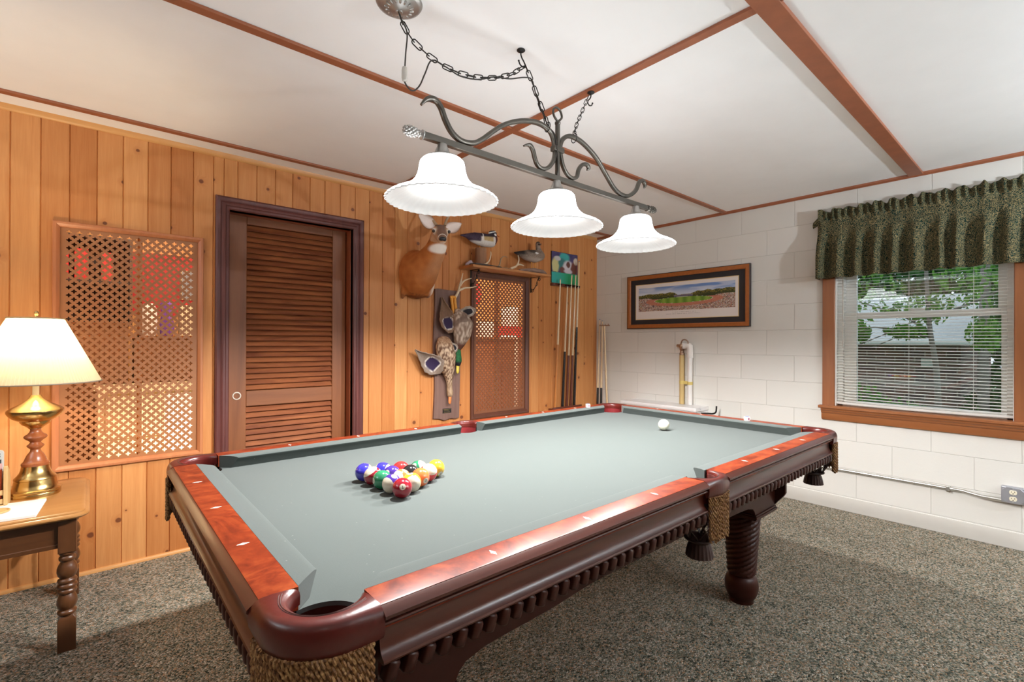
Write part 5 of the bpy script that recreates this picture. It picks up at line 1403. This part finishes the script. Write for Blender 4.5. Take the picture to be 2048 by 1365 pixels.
build('cover', MB().prism(oc, -(XB-.042), -(XB-.048), Matrix(((0, 0, -1, 0), (1, 0, 0, 0), (0, 1, 0, 0), (0, 0, 0, 1)))), 'galvanised', ob, bevel=.002)
for i, z in enumerate((.346, .308)):
    rc = MB()
    o8 = [(.0165*math.cos(a)*1.0, max(-.0125, min(.0125, .0165*math.sin(a)))) for a in [2*PI*q/28 for q in range(28)]]
    rc.prism([(-.606+a, z+b) for a, b in o8], -(XB-.0475), -(XB-.0505), Matrix(((0, 0, -1, 0), (1, 0, 0, 0), (0, 1, 0, 0), (0, 0, 0, 1))))
    r_ = build('receptacle', rc, 'ivory_plastic', ob, smooth=30)
    sl = MB().box(XB-.0508, XB-.0503, -.6135, -.6115, z-.001, z+.007).box(XB-.0508, XB-.0503, -.6005, -.5985, z-.001, z+.006)
    sl.lathe([(0, 0), (.0026, 0), (.0026, .0004), (0, .0004)], (0, 0, 0), 10, Matrix.Translation((XB-.0503, -.606, z-.007)) @ Matrix.Rotation(-PI/2, 4, 'Y'))
    build('slots', sl, 'black_slot', r_, smooth=0)
sc_ = MB()
for z in (.327, .288, .366): sc_.ell((XB-.048, -.606, z), (.0012, .0028, .0028), None, 8, 6)
build('screws', sc_, 'conduit_steel', ob)

# ------------------------------------------------------------------ window
wn = thing('window_1', (XB, -.15, .75), None, None, kind='structure')
JY0, JY1, JZ0, JZ1 = -.607, .313, .762, 2.01
for ya, yb in ((.312, .391), (-.691, -.607)):
    build('casing', MB().box(XB-.020, XB, ya, yb, .755, 2.09), 'window_pine', wn, bevel=.004)
build('casing', MB().box(XB-.020, XB, -.691, .391, 2.01, 2.09), 'sill_pine', wn, bevel=.004)
si = MB().loft([[B(y, p, z) for p, z in [(-.19, .742), (.052, .742), (.056, .747), (.056, .757), (.050, .763), (-.19, .768)]] for y in (-.76, .408)])
build('sill', si, 'sill_pine', wn, smooth=30)
apn = MB().loft([[B(y, p, z) for p, z in [(0, .742), (.046, .742), (.044, .730), (.036, .722), (.034, .712), (.026, .704), (.024, .668), (.018, .656), (0, .654)]] for y in (-.74, .394)])
build('window_apron', apn, 'sill_pine', wn, smooth=25)
fr = MB().box(XB+.04, XB+.17, .272, JY1+.006, JZ0, JZ1).box(XB+.04, XB+.17, JY0-.006, -.575, JZ0, JZ1).box(XB+.04, XB+.17, JY0, JY1, JZ1-.03, JZ1+.01).box(XB+.04, XB+.17, JY0, JY1, JZ0-.01, .775)
fr.box(XB, XB+.04, .306, JY1+.006, JZ0, JZ1).box(XB, XB+.04, JY0-.006, JY0+.004, JZ0, JZ1)
build('vinyl_frame', fr, 'white_vinyl', wn, bevel=.002)
def sash(x, y0, y1, z0, z1, gy0, gy1, gz0, gz1):
    m = MB().box(x, x+.035, y0, gy0, z0, z1).box(x, x+.035, gy1, y1, z0, z1).box(x, x+.035, gy0, gy1, z0, gz0).box(x, x+.035, gy0, gy1, gz1, z1)
    s = build('sash', m, 'white_vinyl', wn, bevel=.003)
    build('pane', MB().box(x+.014, x+.018, gy0-.004, gy1+.004, gz0-.004, gz1+.004), 'window_glass', s, smooth=0)
    return s
sash(XB+.065, -.575, .272, .775, 1.448, -.549, .195, .800, 1.402)
sash(XB+.108, -.575, .272, 1.405, JZ1-.03, -.532, .206, 1.448, 1.945)
lk = MB().box(XB+.056, XB+.068, -.19, -.11, 1.448, 1.462)
build('sash_lock', lk, 'white_vinyl', wn, bevel=.003)
bld = thing('mini_blind', B(-.15, -.02, .775), 'white horizontal slat blind lowered over the window', 'window blind')
sl = MB(); z = .808; k = 0
while z < 1.985:
    sag = lambda y: .006*(1-((y+.147)/.455)**2)*(1-sstep(.8, 1.1, z))
    N = 8; ys = [.303-.906*i/N for i in range(N+1)]
    sl.loft([[Vector((XB+.012+dx, y, z+dz-sag(y)*-1*-1)) for dx, dz in ((-.0120, -.0028), (-.004, -.0004), (.004, .0008), (.0120, .0010), (.0120, .0003), (.004, .0001), (-.004, -.0011), (-.0120, -.0035))] for y in ys])
    z += .0205; k += 1
build('slats', sl, 'blind_white', bld, smooth=30)
build('bottom_rail', MB().loft([[Vector((XB+.012+dx, y, .787+dz-.006*(1-((y+.147)/.455)**2))) for dx, dz in ((-.0125, .008), (.0125, .008), (.0125, -.006), (.008, -.010), (-.008, -.010), (-.0125, -.006))] for y in [.303-.906*i/8 for i in range(9)]]), 'blind_white', bld, smooth=30)
build('head_rail', MB().box(XB+.0, XB+.028, -.605, .306, 1.98, 2.008), 'blind_white', bld, bevel=.002)
ck = MB()
for y in (.225, -.112, -.43):
    for dx in (-.0125, .0125): ck.tube([(XB+.012+dx, y, .79), (XB+.012+dx, y, 1.99)], .0007, 5)
build('ladder_cords', ck, 'blind_white', bld)
build('tilt_wand', MB().tube([(XB-.008, .262, 1.98), (XB-.010, .262, 1.19)], .0035, 8), 'clear_plastic', bld)
va = thing('valance', B(-.15, 0, 1.70), 'gathered dark green and tan print valance across the window top', 'valance')
def vfold(u): return math.sin(2*PI*(u*12)+2.2*noise.noise(Vector((u*9, 0, 3))))+.45*noise.noise(Vector((u*37, 1, 0)))
def vpt(u, v):
    zt = 2.200+.016*noise.noise(Vector((u*40, 5, 0)))+.010*math.sin(u*95)+.004; zb = 1.702+.004*noise.noise(Vector((u*20, 9, 0)))
    z = zt+(zb-zt)*v; f = vfold(u)
    rod = math.exp(-((z-2.115)/.022)**2)
    head = sstep(2.12, 2.16, z); body = sstep(2.10, 1.85, z)
    off = .066+rod*.006*f+head*(.014*math.sin(2*PI*u*31+3*noise.noise(Vector((u*12, 2, 2))))+.010*f)+body*(.034*f)+.012*body
    off += .006*noise.noise(Vector((u*26, v*5, 4)))*sstep(.2, .5, v)
    y = .408-1.30*u+.006*noise.noise(Vector((u*20, v*4, 8)))
    if u < .018: off = off*(u/.018)+.004*(1-u/.018); y = .412-.004*u/.018
    return B(y, max(.004, off), z)
vm = MB(); vm.grid(vpt, 420, 40)
build('fabric', vm, 'printed_cotton', va, smooth=80, solid=.002)
ear = MB(); ear.grid(lambda u, v: B(.408+.040*u, .055-.02*u+.012*math.sin(3*v), 2.165-.022*v-.03*u-.040*v*(1-u*.4)), 6, 6)
build('header_flap', ear, 'printed_cotton', va, smooth=80, solid=.002)
build('rod', MB().tube([B(.405, .0, 2.115), B(.405, .036, 2.115), B(.395, .042, 2.115), B(-.9, .042, 2.115)], .005, 8), 'white_vinyl', va, smooth=60)

# ------------------------------------------------------------------ next room, glimpsed through the lattices
NY = YW+1.75
wood('far_pine', (.60, .27, .07), (.74, .40, .14), 2, 8, .5)
struct('wall_beyond', MB().box(X0, XB+1.6, NY, NY+.05, 0, ZC), 'far_pine', smooth=0)
plain('far_side_paint', (.60, .50, .36), .7)
struct('wall_beyond_left', MB().box(-1.55, -1.5, YW+.05, NY, 0, ZC), 'far_side_paint', smooth=0)
struct('wall_beyond_right', MB().box(XB+1.5, XB+1.6, YW+.05, NY, 0, ZC), 'far_side_paint', smooth=0)
struct('floor_beyond', MB().box(-1.6, XB+1.6, YW+.05, NY+.05, -.06, 0), 'loop_carpet', smooth=0)
struct('ceiling_beyond', MB().box(-1.6, XB+1.6, YW+.1, NY+.05, ZC, ZC+.08), 'ceiling_paint', smooth=0)
struct('trim_9', MB().box(-.118, -.096, YW+.045, YW+.075, .55, 1.84).box(-.47, .20, YW+.045, YW+.07, 1.235, 1.252), 'pine_trim', smooth=0)
struct('trim_10', MB().box(2.47, 2.495, YW+.045, YW+.075, .55, 1.86).box(2.14, 2.83, YW+.045, YW+.07, 1.235, 1.25), 'pine_trim', smooth=0)
plain('far_dark', (.035, .02, .015), .5, var=.3); plain('far_red', (.55, .02, .02), .6, var=.2); plain('far_brown', (.22, .09, .03), .5, var=.2)
plain('far_cream', (.72, .62, .40), .6, var=.06); plain('far_white', (.84, .82, .78), .6, var=.03); plain('far_slate', (.30, .33, .38), .5, var=.2); plain('far_purple', (.17, .06, .38), .3, var=.2)
def rbox(name, dims, mat, label, cat, parts=()):
    x0, x1, y0, y1, z0, z1 = dims
    o = thing(name, ((x0+x1)/2, (y0+y1)/2, z0), label, cat)
    for pn, d, m in parts: build(pn, MB().box(*d), m, o, smooth=0, bevel=.004)
    return o
y = YW+1.05
rbox('bookcase', (-.62, -.11, y, y+.3, .85, 1.93), 'far_dark', 'dark bookcase seen through the left half of the large lattice', 'bookcase',
     [('back', (-.62, -.11, y+.28, y+.3, 1.33, 1.93), 'far_dark'), ('side', (-.64, -.62, y, y+.3, 1.33, 1.93), 'far_dark'), ('side', (-.11, -.09, y, y+.3, 1.33, 1.93), 'far_dark'), ('top', (-.64, -.09, y, y+.3, 1.93, 1.95), 'far_dark'), ('shelf', (-.62, -.11, y, y+.28, 1.33, 1.35), 'far_brown'), ('shelf', (-.62, -.11, y, y+.28, 1.62, 1.64), 'far_dark'), ('base', (-.62, -.11, y+.02, y+.3, 0, 1.33), 'far_brown')])
for i, (a, b, h) in enumerate(((-.585, -.50, .22), (-.49, -.43, .19), (-.40, -.33, .21), (-.26, -.20, .2))):
    tag(build('red_book', MB().box(a, b, y+.01, y+.16, 1.6405, 1.64+h), 'far_red', at=((a+b)/2, y, 1.64), smooth=0), ['wide red book at the left end of the dark bookcase behind the lattice', 'red book second from left on the upper shelf behind the lattice', 'red book third from left on the upper shelf behind the lattice', 'red book nearest the lattice post on the upper shelf'][i], 'book', 'red books in the dark bookcase')
tag(build('hanging_banner', MB().box(-.064, .456, NY-.012, NY, 1.438, 1.964), 'far_red', at=(.2, NY, 1.438), smooth=0), 'bright red banner hanging beyond the right half of the large lattice', 'banner')
rbox('small_picture', (.285, .434, NY-.03, NY-.012, 1.59, 1.83), 'far_slate', 'grey-blue picture in front of the red banner beyond the lattice', 'picture', [('frame', (.275, .444, NY-.030, NY-.0125, 1.58, 1.84), 'far_cream'), ('image', (.285, .434, NY-.034, NY-.030, 1.59, 1.83), 'far_slate')])
rbox('sideboard', (-.08, .42, y-.02, y+.24, .0, 1.25), 'far_brown', 'brown sideboard beyond the right half of the large lattice', 'sideboard', [('body', (-.08, .42, y-.02, y+.24, .86, 1.24), 'far_brown'), ('top', (-.09, .43, y-.03, y+.25, 1.24, 1.26), 'far_brown'), ('plinth', (-.08, .42, y, y+.24, 0, .86), 'far_brown')])
tag(build('purple_vase', MB().lathe([(0, 1.26), (.04, 1.26), (.05, 1.33), (.035, 1.42), (.045, 1.50), (.03, 1.52), (0, 1.52)], (.12, y+.08, 0), 16), 'far_purple', at=(.12, y+.08, 1.26)), 'purple vase on the sideboard beyond the lattice', 'vase')
tag(build('white_jar', MB().lathe([(0, 1.26), (.045, 1.26), (.055, 1.36), (.05, 1.46), (.03, 1.50), (0, 1.50)], (.01, y+.08, 0), 16), 'far_white', at=(.01, y+.08, 1.26)), 'white jar beside the purple vase beyond the lattice', 'jar')
tag(build('cream_box', MB().box(.20, .39, y+.06, y+.16, 1.26, 1.50), 'far_cream', at=(.3, y+.1, 1.26), smooth=0), 'cream box on the sideboard beyond the lattice', 'box')
rbox('drawer_chest', (-.28, .42, y-.35, y-.08, 0, .92), 'far_cream', 'pale cream chest of drawers beyond the lower large lattice', 'chest of drawers', [('body', (-.28, .42, y-.33, y-.08, .02, .90), 'far_cream'), ('top', (-.30, .44, y-.36, y-.07, .90, .92), 'far_cream'), ('drawer', (-.24, .05, y-.345, y-.33, .60, .86), 'far_cream'), ('drawer', (.07, .38, y-.345, y-.33, .30, .86), 'far_white'), ('drawer', (-.24, .05, y-.345, y-.33, .30, .57), 'far_cream')])
y = YW+.75
rbox('brown_cupboard', (2.72, 3.50, y, y+.3, 0, 1.27), 'far_brown', 'brown cupboard beyond the lower narrow lattice', 'cupboard', [('body', (2.72, 3.50, y, y+.3, .02, 1.25), 'lattice_board'), ('top', (2.70, 3.52, y-.02, y+.31, 1.25, 1.27), 'far_brown'), ('door', (2.74, 3.10, y-.012, y, .1, 1.2), 'lattice_board'), ('door', (3.12, 3.48, y-.012, y, .1, 1.2), 'lattice_board')])
wr = MB().tube([(3.355+.15*math.cos(a), NY-.07, 1.844+.15*math.sin(a)) for a in [2*PI*k/32 for k in range(32)]], .035, 10, loop=True)
wt = thing('hanging_wreath', (3.355, NY-.07, 1.844), 'round red wreath beyond the top left of the narrow lattice', 'wreath'); build('ring', wr, 'far_red', wt, smooth=60)
tag(build('wall_mounted_board', MB().box(3.125, 3.41, NY-.02, NY, 1.368, 1.973), 'far_white', at=(3.25, NY, 1.368), smooth=0), 'white panel behind the red wreath beyond the narrow lattice', 'board')
tag(build('white_canister', MB().box(3.28, 3.42, y+.05, y+.2, 1.40, 1.62), 'far_white', at=(3.35, y+.1, 1.40), smooth=0, bevel=.01), 'white canister beyond the right of the narrow lattice', 'canister')
tag(build('red_box', MB().box(3.08, 3.45, y+.03, y+.22, 1.27, 1.40), 'far_red', at=(3.2, y+.1, 1.27), smooth=0, bevel=.004), 'red box under the white canister beyond the narrow lattice', 'box')
tag(build('white_box', MB().box(2.84, 3.03, y+.03, y+.2, 1.27, 1.44), 'far_white', at=(2.9, y+.1, 1.27), smooth=0, bevel=.004), 'white box on the brown cupboard beyond the narrow lattice', 'box')
dp = MB().tube(spline([(3.03, y-.10, 1.27), (3.20, y-.10, 1.275), (3.245, y-.10, 1.25), (3.25, y-.10, 1.20), (3.25, y-.10, .95), (3.25, y-.10, .0)], 5), .022, 12)
tag(build('white_pipe', dp, 'far_white', at=(3.25, y-.10, 0), smooth=60), 'white bent pipe in front of the cupboard beyond the narrow lattice', 'pipe')

# ------------------------------------------------------------------ outside the window
plain('grass', (.06, .17, .035), .9, var=.4, scale=40); plain('roof_shingle', (.42, .43, .43), .85, var=.15, scale=30); plain('gutter_white', (.62, .63, .62), .5)
plain('bark_grey', (.17, .15, .13), .9, var=.3, scale=20)
def leaf_mat(name, a, b):
    t = NT(name); at_ = t.n('ShaderNodeAttribute', attribute_name='Col'); s = t.n('ShaderNodeSeparateColor'); t.l(at_.outputs['Color'], s.inputs[0])
    c = t.mix(s.outputs[0], a, b)
    d = t.n('ShaderNodeBsdfDiffuse'); tr = t.n('ShaderNodeBsdfTranslucent'); t.l(c, d.inputs[0]); t.l(c, tr.inputs[0])
    m = t.n('ShaderNodeMixShader'); m.inputs[0].default_value = .35; t.l(d.outputs[0], m.inputs[1]); t.l(tr.outputs[0], m.inputs[2]); t.l(m.outputs[0], t.out.inputs[0])
leaf_mat('leaf_bright', (.05, .17, .025), (.17, .36, .06)); leaf_mat('leaf_dark', (.02, .075, .02), (.07, .18, .05))
GZ = .12
struct('ground_outside', MB().box(XB+.2, 26, -14, 16, GZ-.1, GZ), 'grass', smooth=0)
HX = XB+4.5
hs = thing('brick_house', (HX+2, 2.4, GZ), 'low brick house with pale roof outside the window', 'house')
build('brick_wall', MB().box(HX, HX+4, .10, 5.5, GZ, 1.225), 'old_brick', hs, smooth=0)
build('roof', MB().loft([[(HX-.35, yy, 1.235), (HX+2, yy, 2.05), (HX+4.3, yy, 1.235)] for yy in (-.06, 5.6)]), 'roof_shingle', hs, smooth=0)
build('gutter', MB().box(HX-.40, HX-.33, -.06, 5.6, 1.215, 1.275), 'gutter_white', hs, smooth=0, bevel=.01)
build('wall_vent', MB().box(HX-.03, HX+.01, .37, .50, .90, 1.02), 'gutter_white', hs, smooth=0, bevel=.005)
def tree(name, base, trunk, blobs, n, lmat, size, label, cat='tree', seed=1):
    r = random.Random(seed); o = thing(name, base, label, cat)
    tm = MB()
    for pts, r0, r1 in trunk:
        P = spline(pts, 5); tm.tube(P, [r0+(r1-r0)*i/(len(P)-1) for i in range(len(P))], 8)
    if trunk: build('trunk', tm, 'bark_grey', o, smooth=70)
    lm = MB()
    for _ in range(n):
        c, rad = r.choice(blobs)
        while True:
            p = Vector((r.uniform(-1, 1), r.uniform(-1, 1), r.uniform(-1, 1)))
            if p.length < 1: break
        p = Vector((c[0]+p.x*rad[0], c[1]+p.y*rad[1], c[2]+p.z*rad[2]))
        M = Euler((r.uniform(0, 6.3), r.uniform(0, 6.3), r.uniform(0, 6.3))).to_matrix(); s = size*r.uniform(.6, 1.2)
        lm.cur = (r.random(),)*3
        lm.add([p+M @ Vector(q)*s for q in ((-1, 0, 0), (-.2, -.45, .1), (1, 0, 0), (-.2, .45, .1))], [(0, 1, 2, 3)])
    build('foliage', lm, lmat, o, smooth=0, col=True, fixn=False)
    return o
tx = XB+3.0
tree('young_tree', (tx, .15, GZ), [([(tx, .12, GZ), (tx, .14, .9), (tx-.05, .2, 1.5), (tx, .25, 2.6)], .035, .015), ([(tx, .2, 1.30), (tx, .7, 1.42), (tx+.1, 1.3, 1.36)], .014, .005), ([(tx, .2, 1.35), (tx, .45, 1.55), (tx, .9, 1.75)], .012, .005),
     ([(tx, .95, 1.17), (tx-.1, .60, 1.33), (tx, .3, 1.5)], .008, .005), ([(tx, .75, 1.17), (tx, .5, 1.3), (tx-.1, .35, 1.42)], .006, .004), ([(tx, .22, 1.5), (tx, -.3, 1.75), (tx, -.6, 2.0)], .014, .006)],
     [((tx, .75, 1.80), (.25, .40, .30)), ((tx, .25, 1.62), (.2, .3, .18)), ((tx, -.15, 1.9), (.3, .4, .3)), ((tx, .9, 1.36), (.2, .16, .13)), ((tx, .40, 1.36), (.2, .22, .08)), ((tx, -.25, 1.32), (.2, .16, .18))], 1500, 'leaf_bright', .045, 'slender bright leafed tree just outside the window', seed=2)
tx = XB+4.2
tree('leafy_tree', (tx, -.32, GZ), [([(tx, -.15, GZ), (tx, -.14, 1.2), (tx, -.18, 2.8)], .06, .045), ([(tx+.4, -.50, GZ), (tx+.4, -.52, 1.4), (tx+.4, -.5, 3)], .05, .04)],
     [((tx+.3, -.5, 1.35), (.4, .40, .35)), ((tx+.3, -.4, 1.9), (.4, .5, .5)), ((tx+.4, -.6, .75), (.4, .42, .4)), ((tx+.2, -.3, .4), (.3, .4, .25))], 2200, 'leaf_dark', .055, 'dark leafed tree at the right end of the brick house', seed=3)
tree('hedge', (XB+9.3, -.4, GZ), [], [((XB+9.3, -.3, .9), (.4, .8, .8)), ((XB+9.3, -1.2, 1.0), (.4, .8, .9)), ((XB+9.3, -.4, 1.9), (.4, .9, .6))], 3500, 'leaf_dark', .09, 'tall dark hedge beyond the right end of the brick house', 'hedge', seed=8)
bx = XB+3.2
tree('bush', (bx, .85, GZ), [], [((bx, .95, .45), (.3, .35, .28)), ((bx, .55, .36), (.3, .35, .2)), ((bx, 1.2, .75), (.2, .12, .3))], 1300, 'leaf_bright', .045, 'low green bush in front of the brick house', 'bush', seed=4)
fx = XB+11.2
tree('far_trees', (fx, 1.5, GZ), [([(fx, 1.2, GZ), (fx, 1.3, 3)], .16, .1)], [((fx, 3.6, 2.6), (1.2, 1.6, 1.3)), ((fx, 1.4, 3.0), (1.2, 1.5, 1.4)), ((fx, -.8, 2.4), (1.2, 1.5, 1.5)), ((fx-.5, -2.5, 2.2), (1.2, 1.2, 1.6)), ((fx, 5.5, 2.5), (1.2, 1.6, 1.5)), ((fx, 1, 4), (1.4, 4.5, 1.2))], 6500, 'leaf_dark', .20, 'tall dark tree rising behind the house roof', seed=5)

# ------------------------------------------------------------------ light
def lamp(name, kind, p, energy, color, size=.05, **kw):
    l = bpy.data.lights.new(name, kind); l.energy = energy; l.color = color
    if kind == 'POINT': l.shadow_soft_size = size
    o = bpy.data.objects.new(name, l); COL.objects.link(o); o.location = p
    for k_, v_ in kw.items(): setattr(l, k_, v_)
    return o
for x in SX: lamp('pendant_bulb_light', 'SPOT', (x, LY, 1.706), PEND, (1, .985, .97), .03, spot_size=math.radians(164), spot_blend=.35, shadow_soft_size=.03)
lamp('table_bulb_light', 'POINT', (TX, TY, 1.20), TABL, (1, .80, .54), .03)
# an unseen flush ceiling fitting, added as fill light behind the camera
ff = thing('fill_ceiling_lamp', (-.9, -1.9, ZC), 'round white flush ceiling lamp added out of view as fill light', 'ceiling light')
build('dome', MB().lathe([(0, ZC), (.17, ZC), (.172, ZC-.012), (.165, ZC-.03), (.13, ZC-.06), (.07, ZC-.08), (0, ZC-.086)], (-.9, -1.9, 0), 40), emit('fill_dome_glow', (1, .95, .88), FILL_DOME), ff, smooth=60)
def torchiere(x, y, label, power):  # unseen uplight added to fill the room by way of the ceiling
    o = thing('fill_torchiere', (x, y, 0), label, 'floor lamp', 'added fill torchieres out of view')
    build('base', MB().lathe([(0, 0), (.14, 0), (.14, .015), (.03, .03), (.012, .05), (.012, .06), (0, .06)], (x, y, 0), 28), 'black_metal', o, smooth=40)
    build('pole', MB().tube([(x, y, .05), (x, y, 1.62)], .012, 14), 'black_metal', o, smooth=60)
    build('bowl', MB().lathe([(.012, 1.60), (.05, 1.61), (.12, 1.65), (.165, 1.71), (.16, 1.71), (.115, 1.657), (.05, 1.622), (.012, 1.615)], (x, y, 0), 32, None, False, None, True), 'black_metal', o, smooth=40)
    build('bulb', MB().ell((x, y, 1.66), (.03, .03, .035)), 'lit_bulb', o, smooth=80)
    lamp('fill_torchiere_light', 'POINT', (x, y, 1.70), power, (.84, .93, 1), .06)
torchiere(-2.3, 1.0, 'black torchiere added out of view as fill light, left of the end table', FILL_A)
torchiere(2.5, -2.7, 'black torchiere added out of view as fill light on the window side', FILL_B)
lamp('next_room_light', 'POINT', (.15, YW+.35, 2.2), NEXT1, (1, .86, .66), .08)
lamp('next_room_light', 'POINT', (.10, YW+.30, .30), NEXT1, (1, .88, .70), .08)  # hidden low light added to brighten the front of the drawer chest
lamp('next_room_light', 'POINT', (2.95, YW+.45, 2.2), NEXT2, (1, .80, .55), .08)
w = bpy.data.worlds.new('overcast'); SC.world = w; w.use_nodes = True
bg = w.node_tree.nodes['Background']; bg.inputs[0].default_value = (.80, .90, 1, 1); bg.inputs[1].default_value = SKY

# ------------------------------------------------------------------ camera
def cam_axes(yaw, pitch, roll):
    cy, sy, cp, sp = math.cos(yaw), math.sin(yaw), math.cos(pitch), math.sin(pitch)
    f = Vector((sy*cp, cy*cp, sp)); r = Vector((cy, -sy, 0)); u = r.cross(f)
    return r*math.cos(roll)+u*math.sin(roll), u*math.cos(roll)-r*math.sin(roll), f
r_, u_, f_ = cam_axes(YAW, PITCH, ROLL)
cd_ = bpy.data.cameras.new('camera'); cd_.sensor_width = 36; cd_.lens = 963.91/2048*36; cd_.clip_start = .02
cam = bpy.data.objects.new('camera', cd_); COL.objects.link(cam)
cam.matrix_world = Matrix.Translation(CAMP) @ Matrix((r_, u_, -f_)).transposed().to_4x4()
SC.camera = cam
vs = SC.view_settings; SC.display_settings.display_device = 'sRGB'
vs.view_transform = 'Standard'; vs.look = 'None'; vs.exposure = EXPO; vs.gamma = 1; vs.use_curve_mapping = False
SC.cycles.use_denoising = True
SC.cycles.max_bounces = 10; SC.cycles.diffuse_bounces = 7; SC.cycles.transmission_bounces = 8; SC.cycles.transparent_max_bounces = 16
SC.cycles.sample_clamp_indirect = 8
